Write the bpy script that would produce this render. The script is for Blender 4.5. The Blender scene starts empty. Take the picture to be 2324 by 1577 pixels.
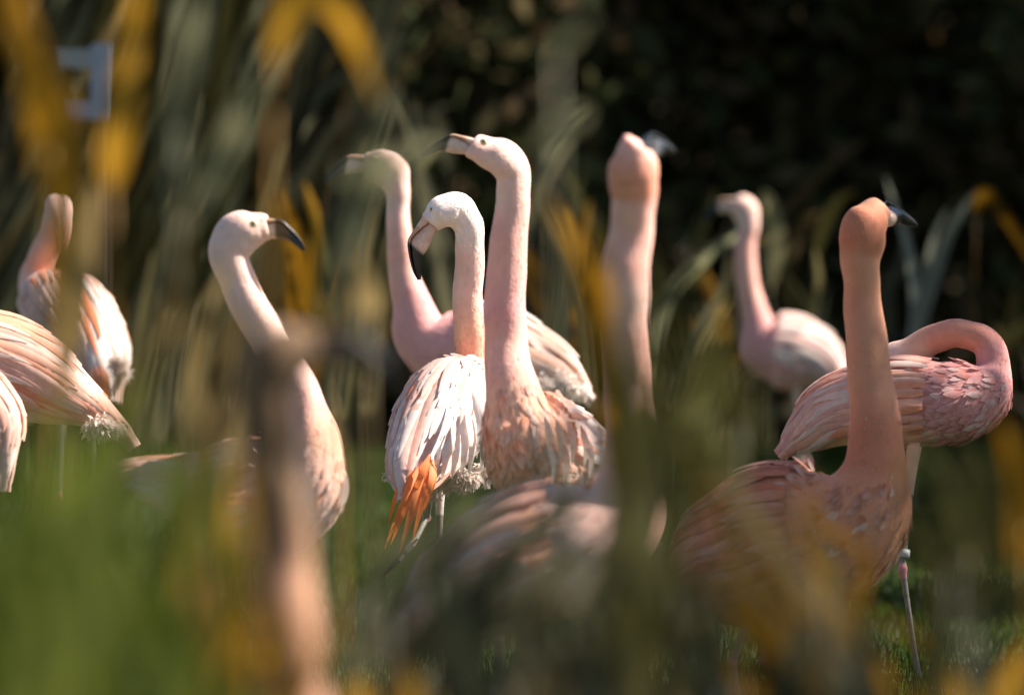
import bpy, bmesh, math, random
import numpy as np
from mathutils import Vector, Matrix

random.seed(11)
RNG = np.random.default_rng(5)
scene = bpy.context.scene
COL = scene.collection

# ------------------------------------------------------------------ camera
FPX = 12911.0            # focal length in units of a 2324 px wide picture (200 mm on 36 mm)
CX, CY = 1162.0, 788.5
HORIZON = 510.0
CAMH = 1.01
FOCUS = 12.3
PITCH = math.atan((CY - HORIZON) / FPX)
cam_data = bpy.data.cameras.new('camera')
cam_data.lens = 200.0
cam_data.sensor_width = 36.0
cam_data.clip_start = 0.1
cam_data.clip_end = 500.0
cam_data.dof.use_dof = True
cam_data.dof.focus_distance = FOCUS
cam_data.dof.aperture_fstop = 2.4
cam = bpy.data.objects.new('camera', cam_data)
COL.objects.link(cam)
cam.location = (0, 0, CAMH)
cam.rotation_euler = (math.pi / 2 - PITCH, 0, 0)
scene.camera = cam

# ------------------------------------------------------------------ world, sun, exposure
SUN_EL = math.radians(44)
SUN_AZ = math.radians(80)      # clockwise from +Y (the viewing direction): from the right, a little behind the birds
world = bpy.data.worlds.new('World')
scene.world = world
world.use_nodes = True
wn = world.node_tree.nodes; wl = world.node_tree.links
sky = wn.new('ShaderNodeTexSky')
sky.sky_type = 'NISHITA'
sky.sun_disc = False
sky.sun_elevation = SUN_EL
sky.sun_rotation = SUN_AZ
wn['Background'].inputs['Strength'].default_value = 0.05
wl.new(sky.outputs[0], wn['Background'].inputs['Color'])
sun_data = bpy.data.lights.new('sun', 'SUN')
sun_data.energy = 5.0
sun_data.angle = math.radians(0.5)
sun_data.color = (1.0, 0.93, 0.82)
sun = bpy.data.objects.new('sun', sun_data)
COL.objects.link(sun)
to_sun = Vector((math.sin(SUN_AZ) * math.cos(SUN_EL), math.cos(SUN_AZ) * math.cos(SUN_EL), math.sin(SUN_EL)))
sun.rotation_euler = to_sun.to_track_quat('Z', 'Y').to_euler()
sun.location = (8, 6, 10)
scene.view_settings.view_transform = 'Standard'
scene.view_settings.look = 'None'
scene.view_settings.exposure = 1.55
scene.view_settings.gamma = 1.0
scene.render.engine = 'CYCLES'
scene.cycles.use_denoising = True
scene.cycles.max_bounces = 7
scene.cycles.diffuse_bounces = 4
scene.cycles.transmission_bounces = 4
scene.cycles.sample_clamp_indirect = 6.0

# ------------------------------------------------------------------ helpers
FW = Vector((0, math.cos(PITCH), -math.sin(PITCH)))
RT = Vector((1, 0, 0))
UP = Vector((0, math.sin(PITCH), math.cos(PITCH)))
CAM = Vector((0, 0, CAMH))

def P(x, y, d):
    """the point that lies d metres in front of the camera at picture position x, y"""
    return CAM + FW * d + RT * ((x - CX) / FPX * d) + UP * ((CY - y) / FPX * d)

def V(dx, dy, dd):
    """a direction: right, down, away"""
    return (RT * dx - UP * dy + FW * dd).normalized()

def mesh_from(name, verts, faces, cols=None, mat=None, smooth=True):
    me = bpy.data.meshes.new(name)
    me.from_pydata([tuple(v) for v in verts], [], faces)
    if cols is not None:
        a = me.color_attributes.new('col', 'FLOAT_COLOR', 'POINT')
        arr = np.ones((len(verts), 4), dtype=np.float32)
        arr[:, :3] = np.asarray(cols, dtype=np.float32)
        a.data.foreach_set('color', arr.ravel())
    if mat:
        me.materials.append(mat)
    if smooth:
        me.polygons.foreach_set('use_smooth', [True] * len(me.polygons))
    me.update()
    return me

def link(name, me, parent=None, kind=None):
    o = bpy.data.objects.new(name, me)
    COL.objects.link(o)
    if parent is not None:
        o.parent = parent
    if kind:
        o['kind'] = kind
    return o

def tag(o, label, cat, group=None):
    o['label'] = label
    o['category'] = cat
    if group:
        o['group'] = group

# ------------------------------------------------------------------ materials
def new_mat(name):
    m = bpy.data.materials.new(name)
    m.use_nodes = True
    nt = m.node_tree
    for n in list(nt.nodes):
        nt.nodes.remove(n)
    out = nt.nodes.new('ShaderNodeOutputMaterial')
    return m, nt, out

def attr_noise(nt, scale, lo, hi, stretch=None):
    """vertex colour 'col' times a noise between lo and hi"""
    a = nt.nodes.new('ShaderNodeAttribute'); a.attribute_name = 'col'
    tc = nt.nodes.new('ShaderNodeTexCoord')
    mp = nt.nodes.new('ShaderNodeMapping')
    if stretch:
        mp.inputs['Scale'].default_value = stretch
    nt.links.new(tc.outputs['Object'], mp.inputs['Vector'])
    n = nt.nodes.new('ShaderNodeTexNoise')
    n.inputs['Scale'].default_value = scale
    n.inputs['Detail'].default_value = 5.0
    nt.links.new(mp.outputs[0], n.inputs['Vector'])
    r = nt.nodes.new('ShaderNodeMapRange')
    r.inputs['From Min'].default_value = 0.3
    r.inputs['From Max'].default_value = 0.7
    r.inputs['To Min'].default_value = lo
    r.inputs['To Max'].default_value = hi
    nt.links.new(n.outputs['Fac'], r.inputs['Value'])
    mx = nt.nodes.new('ShaderNodeVectorMath'); mx.operation = 'SCALE'
    nt.links.new(a.outputs['Color'], mx.inputs[0])
    nt.links.new(r.outputs[0], mx.inputs['Scale'])
    return mx.outputs[0], n, mp

def plumage_material():
    m, nt, out = new_mat('plumage')
    c, n, mp = attr_noise(nt, 45.0, 0.93, 1.04)
    # patches of deeper salmon between the pale feather edges
    n2 = nt.nodes.new('ShaderNodeTexNoise'); n2.inputs['Scale'].default_value = 16.0; n2.inputs['Detail'].default_value = 6.0
    nt.links.new(mp.outputs[0], n2.inputs['Vector'])
    r2 = nt.nodes.new('ShaderNodeMapRange')
    r2.inputs['From Min'].default_value = 0.48; r2.inputs['From Max'].default_value = 0.72
    r2.inputs['To Min'].default_value = 0.0; r2.inputs['To Max'].default_value = 0.22
    nt.links.new(n2.outputs['Fac'], r2.inputs['Value'])
    mul = nt.nodes.new('ShaderNodeMix'); mul.data_type = 'RGBA'; mul.blend_type = 'MULTIPLY'
    nt.links.new(r2.outputs[0], mul.inputs[0])
    nt.links.new(c, mul.inputs[6])
    mul.inputs[7].default_value = (0.98, 0.62, 0.52, 1)
    b = nt.nodes.new('ShaderNodeBsdfPrincipled')
    nt.links.new(mul.outputs[2], b.inputs['Base Color'])
    b.inputs['Roughness'].default_value = 0.75
    b.inputs['Specular IOR Level'].default_value = 0.2
    b.inputs['Subsurface Weight'].default_value = 0.35
    b.inputs['Subsurface Radius'].default_value = (0.03, 0.012, 0.007)
    b.inputs['Subsurface Scale'].default_value = 0.6
    b.inputs['Sheen Weight'].default_value = 0.08
    b.inputs['Sheen Roughness'].default_value = 0.5
    n3 = nt.nodes.new('ShaderNodeTexNoise'); n3.inputs['Scale'].default_value = 180.0; n3.inputs['Detail'].default_value = 3.0
    nt.links.new(mp.outputs[0], n3.inputs['Vector'])
    bp = nt.nodes.new('ShaderNodeBump'); bp.inputs['Strength'].default_value = 0.22; bp.inputs['Distance'].default_value = 0.005
    ad = nt.nodes.new('ShaderNodeMath'); ad.operation = 'ADD'
    nt.links.new(n3.outputs['Fac'], ad.inputs[0]); nt.links.new(n.outputs['Fac'], ad.inputs[1])
    nt.links.new(ad.outputs[0], bp.inputs['Height'])
    nt.links.new(bp.outputs[0], b.inputs['Normal'])
    nt.links.new(b.outputs[0], out.inputs[0])
    return m

def thin_material(name, transl, lo=0.85, hi=1.1, scale=30.0, stretch=None, rough=0.6, spec=0.3):
    """thin things that let the sun through: feathers, leaves, grass"""
    m, nt, out = new_mat(name)
    c, n, mp = attr_noise(nt, scale, lo, hi, stretch)
    b = nt.nodes.new('ShaderNodeBsdfPrincipled')
    nt.links.new(c, b.inputs['Base Color'])
    b.inputs['Roughness'].default_value = rough
    b.inputs['Specular IOR Level'].default_value = spec
    t = nt.nodes.new('ShaderNodeBsdfTranslucent')
    nt.links.new(c, t.inputs['Color'])
    mx = nt.nodes.new('ShaderNodeMixShader')
    mx.inputs[0].default_value = transl
    nt.links.new(b.outputs[0], mx.inputs[1]); nt.links.new(t.outputs[0], mx.inputs[2])
    nt.links.new(mx.outputs[0], out.inputs[0])
    return m

def solid_material(name, rough, spec=0.5, lo=0.85, hi=1.1, scale=60.0, bump=0.0):
    m, nt, out = new_mat(name)
    c, n, mp = attr_noise(nt, scale, lo, hi)
    b = nt.nodes.new('ShaderNodeBsdfPrincipled')
    nt.links.new(c, b.inputs['Base Color'])
    b.inputs['Roughness'].default_value = rough
    b.inputs['Specular IOR Level'].default_value = spec
    if bump:
        bp = nt.nodes.new('ShaderNodeBump'); bp.inputs['Strength'].default_value = bump; bp.inputs['Distance'].default_value = 0.004
        nt.links.new(n.outputs['Fac'], bp.inputs['Height']); nt.links.new(bp.outputs[0], b.inputs['Normal'])
    nt.links.new(b.outputs[0], out.inputs[0])
    return m

M_PLUME = plumage_material()
M_FEATHER = thin_material('feather', 0.3, 0.9, 1.08, 60.0)
M_FLUFF = thin_material('fluff', 0.35, 0.9, 1.08, 60.0)
M_BILL = solid_material('bill_horn', 0.32, 0.5, 0.8, 1.1, 70.0, 0.2)
M_LEG = solid_material('leg_skin', 0.5, 0.4, 0.75, 1.15, 90.0, 0.4)
M_EYE = solid_material('eye', 0.15, 0.6)
M_LEAF = thin_material('reed_leaf', 0.45, 0.65, 1.25, 14.0, (1, 1, 0.25), 0.8, 0.08)
M_STEM = solid_material('reed_stem', 0.6, 0.3, 0.7, 1.15, 20.0)
M_GRASS = thin_material('grass_blade', 0.4, 0.7, 1.25, 6.0, None, 0.8, 0.08)
M_HEDGE = thin_material('shrub_leaf', 0.25, 0.6, 1.3, 3.0, None, 0.9, 0.03)
M_BARK = solid_material('bark', 0.9, 0.2, 0.6, 1.3, 12.0, 0.6)
M_WHITE = solid_material('white_paint', 0.5, 0.4, 0.85, 1.05, 8.0)
M_GROUND, _nt, _out = new_mat('lawn_soil')
_tc = _nt.nodes.new('ShaderNodeTexCoord')
_n1 = _nt.nodes.new('ShaderNodeTexNoise'); _n1.inputs['Scale'].default_value = 1.3; _n1.inputs['Detail'].default_value = 8.0
_n2 = _nt.nodes.new('ShaderNodeTexNoise'); _n2.inputs['Scale'].default_value = 26.0; _n2.inputs['Detail'].default_value = 4.0
_nt.links.new(_tc.outputs['Object'], _n1.inputs['Vector']); _nt.links.new(_tc.outputs['Object'], _n2.inputs['Vector'])
_cr = _nt.nodes.new('ShaderNodeValToRGB')
_cr.color_ramp.elements[0].position = 0.35; _cr.color_ramp.elements[0].color = (0.030, 0.034, 0.014, 1)
_cr.color_ramp.elements[1].position = 0.65; _cr.color_ramp.elements[1].color = (0.038, 0.066, 0.010, 1)
_ad = _nt.nodes.new('ShaderNodeMath'); _ad.operation = 'MULTIPLY_ADD'; _ad.inputs[1].default_value = 0.5
_nt.links.new(_n2.outputs['Fac'], _ad.inputs[0])
_hf = _nt.nodes.new('ShaderNodeMath'); _hf.operation = 'MULTIPLY'; _hf.inputs[1].default_value = 0.5
_nt.links.new(_n1.outputs['Fac'], _hf.inputs[0]); _nt.links.new(_hf.outputs[0], _ad.inputs[2])
_nt.links.new(_ad.outputs[0], _cr.inputs['Fac'])
_b = _nt.nodes.new('ShaderNodeBsdfPrincipled'); _b.inputs['Roughness'].default_value = 0.9
_nt.links.new(_cr.outputs[0], _b.inputs['Base Color'])
_bp = _nt.nodes.new('ShaderNodeBump'); _bp.inputs['Distance'].default_value = 0.03
_nt.links.new(_n2.outputs['Fac'], _bp.inputs['Height']); _nt.links.new(_bp.outputs[0], _b.inputs['Normal'])
_nt.links.new(_b.outputs[0], _out.inputs[0])

# ------------------------------------------------------------------ ground and grass
gv, gf = [], []
xs = [-200, -60, -20, -8, -4, -2, 0, 2, 4, 8, 20, 60, 200]
ys = [-200, -40, -10, 0, 3, 6, 9, 11, 13, 15, 18, 22, 28, 40, 80, 300]
for y in ys:
    for x in xs:
        gv.append((x, y, 0.012 * math.sin(x * 1.7 + y) if abs(x) < 10 and 0 < y < 40 else 0.0))
for j in range(len(ys) - 1):
    for i in range(len(xs) - 1):
        a = j * len(xs) + i
        gf.append((a, a + 1, a + 1 + len(xs), a + len(xs)))
ground = link('ground', mesh_from('ground', gv, gf, None, M_GROUND))
ground['kind'] = 'structure'

def grass_field(name, n, y0, y1, hw0, hw1, hmin, hmax, wid, colors):
    y = RNG.uniform(y0, y1, n)
    hw = hw0 + (hw1 - hw0) * (y - y0) / (y1 - y0)
    x = RNG.uniform(-1, 1, n) * hw
    clump = np.sin(x * 9.1 + 1.3 * y) * np.sin(y * 7.3 - x * 2.1) * 0.5 + 0.5
    h = RNG.uniform(hmin, hmax, n) * (0.55 + 0.75 * clump)
    ang = RNG.uniform(0, 2 * math.pi, n)
    lean = RNG.uniform(0.15, 0.95, n)
    la = RNG.uniform(0, 2 * math.pi, n)
    dx = np.cos(ang) * wid; dy = np.sin(ang) * wid
    z0 = np.full(n, -0.015)
    v = np.zeros((n, 5, 3), dtype=np.float32)
    mx = x + np.cos(la) * lean * h * 0.35; my = y + np.sin(la) * lean * h * 0.35
    v[:, 0] = np.stack([x - dx, y - dy, z0], 1)
    v[:, 1] = np.stack([x + dx, y + dy, z0], 1)
    v[:, 2] = np.stack([mx + dx * .8, my + dy * .8, h * .62], 1)
    v[:, 3] = np.stack([mx - dx * .8, my - dy * .8, h * .62], 1)
    v[:, 4] = np.stack([x + np.cos(la) * lean * h, y + np.sin(la) * lean * h, h * (1.02 - 0.25 * lean)], 1)
    me = bpy.data.meshes.new(name)
    me.vertices.add(n * 5)
    me.vertices.foreach_set('co', v.ravel())
    base = (np.arange(n) * 5)[:, None]
    loops = np.concatenate([base + np.array([[0, 1, 2, 3]]), base + np.array([[3, 2, 4]])], 1).astype(np.int32)
    me.loops.add(n * 7)
    me.loops.foreach_set('vertex_index', loops.ravel())
    me.polygons.add(n * 2)
    st = np.stack([np.arange(n) * 7, np.arange(n) * 7 + 4], 1).astype(np.int32)
    me.polygons.foreach_set('loop_start', st.ravel())
    me.update(calc_edges=True)
    me.validate()
    pick = RNG.integers(0, len(colors), n)
    c = np.asarray(colors)[pick] * RNG.uniform(0.45, 0.95, (n, 1))
    arr = np.ones((n, 5, 4), dtype=np.float32); arr[:, :, :3] = c[:, None, :]
    a = me.color_attributes.new('col', 'FLOAT_COLOR', 'POINT')
    a.data.foreach_set('color', arr.ravel())
    me.materials.append(M_GRASS)
    o = link(name, me, None, 'stuff')
    o['label'] = 'short green lawn grass under the flamingos'
    o['category'] = 'grass'
    return o

grass_field('lawn_grass', 150000, 9.0, 26.0, 1.5, 3.6, 0.025, 0.065, 0.0022,
            [(0.05, 0.105, 0.010), (0.038, 0.08, 0.009), (0.07, 0.115, 0.014), (0.085, 0.085, 0.02), (0.04, 0.09, 0.014)])

# ------------------------------------------------------------------ flamingo builder
def catmull(pts, per):
    """pts: array (n,k). Returns samples and their float index"""
    pts = np.asarray(pts, dtype=float)
    n = len(pts)
    ext = np.vstack([2 * pts[0] - pts[1], pts, 2 * pts[-1] - pts[-2]])
    out, us = [], []
    for i in range(n - 1):
        p0, p1, p2, p3 = ext[i], ext[i + 1], ext[i + 2], ext[i + 3]
        for k in range(per):
            t = k / per
            out.append(0.5 * ((2 * p1) + (-p0 + p2) * t + (2 * p0 - 5 * p1 + 4 * p2 - p3) * t * t + (-p0 + 3 * p1 - 3 * p2 + p3) * t ** 3))
            us.append(i + t)
    out.append(pts[-1]); us.append(n - 1)
    return np.array(out), np.array(us)

def tube_rings(bmv, bmf, centers, S, U, rw, rh, seg=20):
    base = len(bmv)
    n = len(centers)
    for i in range(n):
        for k in range(seg):
            a = 2 * math.pi * k / seg
            bmv.append(centers[i] + S[i] * (rw[i] * math.cos(a)) + U[i] * (rh[i] * math.sin(a)))
    for i in range(n - 1):
        for k in range(seg):
            a = base + i * seg + k; b = base + i * seg + (k + 1) % seg
            bmf.append((a, b, b + seg, a + seg))
    bmf.append(tuple(base + k for k in range(seg))[::-1])
    bmf.append(tuple(base + (n - 1) * seg + k for k in range(seg)))

def frames(cs):
    T = np.gradient(cs, axis=0)
    T /= np.linalg.norm(T, axis=1)[:, None] + 1e-9
    z = np.array([0, 0, 1.0])
    k = max(2, len(cs) // 8)
    m = T[:k * 2].mean(axis=0)
    s = np.cross(m, z); s /= np.linalg.norm(s)
    S, Uu = [], []
    for t in T:
        s = s - t * np.dot(s, t); s /= np.linalg.norm(s)
        S.append(s.copy()); Uu.append(np.cross(s, t))
    return T, np.array(S), np.array(Uu)

class Loft:
    def __init__(self, pts, d, per=8, start_side=None):
        s = FPX / d
        arr = []
        for (x, y, dz, rw, rh) in pts:
            p = P(x, y, d + dz)
            arr.append((p.x, p.y, p.z, rw / s, rh / s))
        a, self.u = catmull(arr, per)
        self.c = a[:, :3]; self.rw = np.maximum(a[:, 3], .002); self.rh = np.maximum(a[:, 4], .002)
        ph = pts[0][0] * .13
        wob = 1 + .007 * np.sin(self.u * 2.9 + ph) + .005 * np.sin(self.u * 6.7 + ph * 2)
        self.rw = self.rw * wob; self.rh = self.rh * wob
        self.c = self.c + np.stack([.0012 * np.sin(self.u * 3.7 + ph), .001 * np.cos(self.u * 3.1 + ph), .0015 * np.sin(self.u * 4.3)], 1)
        self.T, self.S, self.U = frames(self.c)
        self.per = per
        self.n = len(pts)

    def at(self, u):
        f = min(max(u, 0.0), self.n - 1.0) * self.per
        i = min(int(f), len(self.c) - 2); t = f - i
        L = lambda q: q[i] * (1 - t) + q[i + 1] * t
        return L(self.c), L(self.S), L(self.U), L(self.rw), L(self.rh), L(self.T)

    def surf(self, u, th, off=0.0):
        c, S, U, rw, rh, T = self.at(u)
        p = c + S * ((rw + off) * math.cos(th)) + U * ((rh + off) * math.sin(th))
        if u < 0:
            p = p + T * (u * 0.10)
        return p

WHITE = np.array((0.86, 0.76, 0.70)); PALE = np.array((0.83, 0.56, 0.48)); PINK = np.array((0.80, 0.44, 0.37))
SALMON = np.array((0.76, 0.32, 0.22)); ORANGE = np.array((0.95, 0.27, 0.03)); PEACH = np.array((0.82, 0.47, 0.33))
LEGC = np.array((0.24, 0.21, 0.17)); JOINT = np.array((0.62, 0.25, 0.24))
CORAL = np.array((0.80, 0.27, 0.13))
ROSE = np.array((0.76, 0.37, 0.35))

def remesh(verts, faces, voxel, smooth_it):
    me = bpy.data.meshes.new('tmp')
    me.from_pydata([tuple(v) for v in verts], [], faces)
    bm = bmesh.new(); bm.from_mesh(me); bmesh.ops.recalc_face_normals(bm, faces=bm.faces); bm.to_mesh(me); bm.free()
    o = bpy.data.objects.new('tmp', me); COL.objects.link(o)
    r = o.modifiers.new('r', 'REMESH'); r.mode = 'VOXEL'; r.voxel_size = voxel; r.use_smooth_shade = True
    s = o.modifiers.new('s', 'SMOOTH'); s.factor = 0.5; s.iterations = smooth_it
    dg = bpy.context.evaluated_depsgraph_get()
    res = bpy.data.meshes.new_from_object(o.evaluated_get(dg))
    bpy.data.objects.remove(o); bpy.data.meshes.remove(me)
    return res

# bill outline in metres: (culmen f,n) (gape f,n) (lower edge f,n) half width
BILL = [((-.010, -.0140), (.002, .006), (-.004, .024), .0165), ((.0095, -.0125), (.015, .002), (.021, .0325), .0155),
        ((.035, -.0097), (.0337, -.001), (.043, .0376), .015), ((.054, -.0065), (.050, -.001), (.058, .039), .0145),
        ((.0676, .0037), (.063, .008), (.070, .043), .0135), ((.085, .024), (.081, .027), (.083, .054), .011),
        ((.0986, .044), (.095, .046), (.092, .061), .008), ((.1066, .064), (.104, .064), (.102, .068), .004)]

def make_bill(root, loc, base, f, n, scale, name_pair=('upper_bill', 'lower_bill'), pale=(0.72, 0.50, 0.40), black=.055):
    f = f.normalized(); n = (n - f * n.dot(f)).normalized(); lat = f.cross(n)
    for part in (0, 1):
        dense = []
        arr = []
        for (c, g, l, hw) in BILL:
            a, b = (c, g) if part == 0 else (g, l)
            arr.append((a[0], a[1], b[0], b[1], hw * (1.0 if part == 0 else 0.97)))
        sm, us = catmull(arr, 4)
        vs, fs, cs = [], [], []
        seg = 14
        for (ax, ay, bx, by, hw) in sm:
            mid = ((ax + bx) / 2, (ay + by) / 2)
            hv = ((bx - ax) / 2, (by - ay) / 2)
            for k in range(seg):
                t = 2 * math.pi * k / seg
                ct, st = math.cos(t), math.sin(t)
                # squarer than an ellipse
                ct = math.copysign(abs(ct) ** 0.75, ct); st = math.copysign(abs(st) ** 0.85, st)
                ff = mid[0] - hv[0] * ct; nn = mid[1] - hv[1] * ct
                p = base + (f * ff + n * nn + lat * (hw * st)) * scale
                vs.append(p - loc)
                edge = black
                k2 = min(1, max(0, (ff - edge) / 0.004))
                col = np.array(pale) * (1 - k2) + np.array((0.018, 0.017, 0.018)) * k2
                if k2 < .5 and part == 0 and ff > .02:
                    col = col * np.array((.85, .72, .6))
                cs.append(col)
        m = len(sm)
        for i in range(m - 1):
            for k in range(seg):
                a = i * seg + k; b = i * seg + (k + 1) % seg
                fs.append((a, b, b + seg, a + seg))
        fs.append(tuple(range(seg))[::-1]); fs.append(tuple((m - 1) * seg + k for k in range(seg)))
        me = mesh_from(name_pair[part], vs, fs, cs, M_BILL)
        link(name_pair[part], me, root)

def make_eye(root, loc, pos, outward, r):
    vs, fs, cs = [], [], []
    o = outward.normalized()
    q = o.to_track_quat('Z', 'Y')
    seg, rings = 12, 6
    for i in range(rings + 1):
        ph = math.pi * 0.5 * i / rings
        for k in range(seg):
            t = 2 * math.pi * k / seg
            lp = Vector((math.sin(ph) * math.cos(t), math.sin(ph) * math.sin(t), math.cos(ph) * 0.6)) * r
            vs.append(pos + q @ lp - loc)
            cs.append((0.01, 0.01, 0.01) if i < 2 else ((0.70, 0.58, 0.34) if i < 5 else (0.62, 0.38, 0.32)))
    for i in range(rings):
        for k in range(seg):
            a = i * seg + k; b = i * seg + (k + 1) % seg
            fs.append((a, b, b + seg, a + seg))
    link('eye', mesh_from('eye', vs, fs, cs, M_EYE), root)

def ribbon_mesh(name, pts, width, nrm, col0, col1, mat, fold=0.12, tipsharp=1.0, basew=0.35, edgecol=None):
    """a blade along pts, three vertices across"""
    vs, fs, cs = [], [], []
    n = len(pts)
    for i, p in enumerate(pts):
        t = i / (n - 1)
        a = pts[min(i + 1, n - 1)] - pts[max(i - 1, 0)]
        a.normalize()
        side = a.cross(nrm)
        if side.length < 1e-4:
            side = a.cross(Vector((1, 0, 0)))
        side.normalize()
        nn = side.cross(a).normalized()
        w = width * 0.5 * min(1.0, basew + t * 3.5) * (1 - t ** (2.2 * tipsharp)) ** 0.6 if t < 1 else 0.0004
        w = max(w, 0.0004)
        vs += [p - side * w, p + nn * (fold * w), p + side * w]
        c = np.array(col0) * (1 - t) + np.array(col1) * t
        e = c if edgecol is None else c * 0.4 + np.array(edgecol) * 0.6
        cs += [e, c, c]
    for i in range(n - 1):
        b = i * 3
        fs += [(b, b + 1, b + 4, b + 3), (b + 1, b + 2, b + 5, b + 4)]
    return mesh_from(name, vs, fs, cs, mat)

def leg_path(hip, foot, knee=None, back=Vector((0, 0, 0))):
    if knee is None:
        knee = hip.lerp(foot, 0.52) + back * 0.03
    pts = [hip, hip.lerp(knee, .35), hip.lerp(knee, .9), knee, knee.lerp(foot, .1), knee.lerp(foot, .6), foot + Vector((0, 0, .008))]
    rad = [.018, .010, .008, .0125, .008, .007, .009]
    return pts, rad

def make_foot(root, loc, foot, fwd, col=(0.40, 0.30, 0.28), tilt=0.0):
    fwd = Vector((fwd.x, fwd.y, 0)).normalized()
    side = Vector((-fwd.y, fwd.x, 0))
    vs, fs = [], []
    tips = [fwd * .085, (fwd * .07 + side * .05), (fwd * .07 - side * .05)]
    def cone(a, b, r0, r1, seg=6):
        base = len(vs)
        ax = (b - a).normalized(); s = ax.cross(Vector((0, 0, 1))).normalized(); u = s.cross(ax)
        for q, r in ((a, r0), (a.lerp(b, .5), r1 * 1.25), (b, r1)):
            for k in range(seg):
                t = 2 * math.pi * k / seg
                vs.append(q + s * (r * math.cos(t)) + u * (r * math.sin(t)))
        for i in range(2):
            for k in range(seg):
                p = base + i * seg + k; q2 = base + i * seg + (k + 1) % seg
                fs.append((p, q2, q2 + seg, p + seg))
        fs.append(tuple(base + k for k in range(seg))[::-1]); fs.append(tuple(base + 2 * seg + k for k in range(seg)))
    o = foot - loc + Vector((0, 0, .012))
    for t in tips:
        cone(o, o + t + Vector((0, 0, -.006)), .009, .004)
    cone(o, o - fwd * .025, .007, .003)
    # webs between the toes
    for a, b in ((1, 0), (0, 2)):
        base = len(vs)
        m = (tips[a] + tips[b]) * 0.42
        for dz in (-.002, .001):
            vs.extend([o + Vector((0, 0, dz)), o + tips[a] * .85 + Vector((0, 0, dz - .005)), o + m * .95 + Vector((0, 0, dz - .004)), o + tips[b] * .85 + Vector((0, 0, dz - .005))])
        fs.append((base, base + 1, base + 2, base + 3)); fs.append((base + 7, base + 6, base + 5, base + 4))
        for i in range(4):
            j = (i + 1) % 4
            fs.append((base + i, base + 4 + i, base + 4 + j, base + j))
    if tilt:
        R = Matrix.Rotation(tilt, 3, 'Y')
        vs = [o + R @ (q - o) for q in vs]
    me = mesh_from('foot', vs, fs, [col] * len(vs), M_LEG, False)
    link('foot', me, root)

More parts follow.
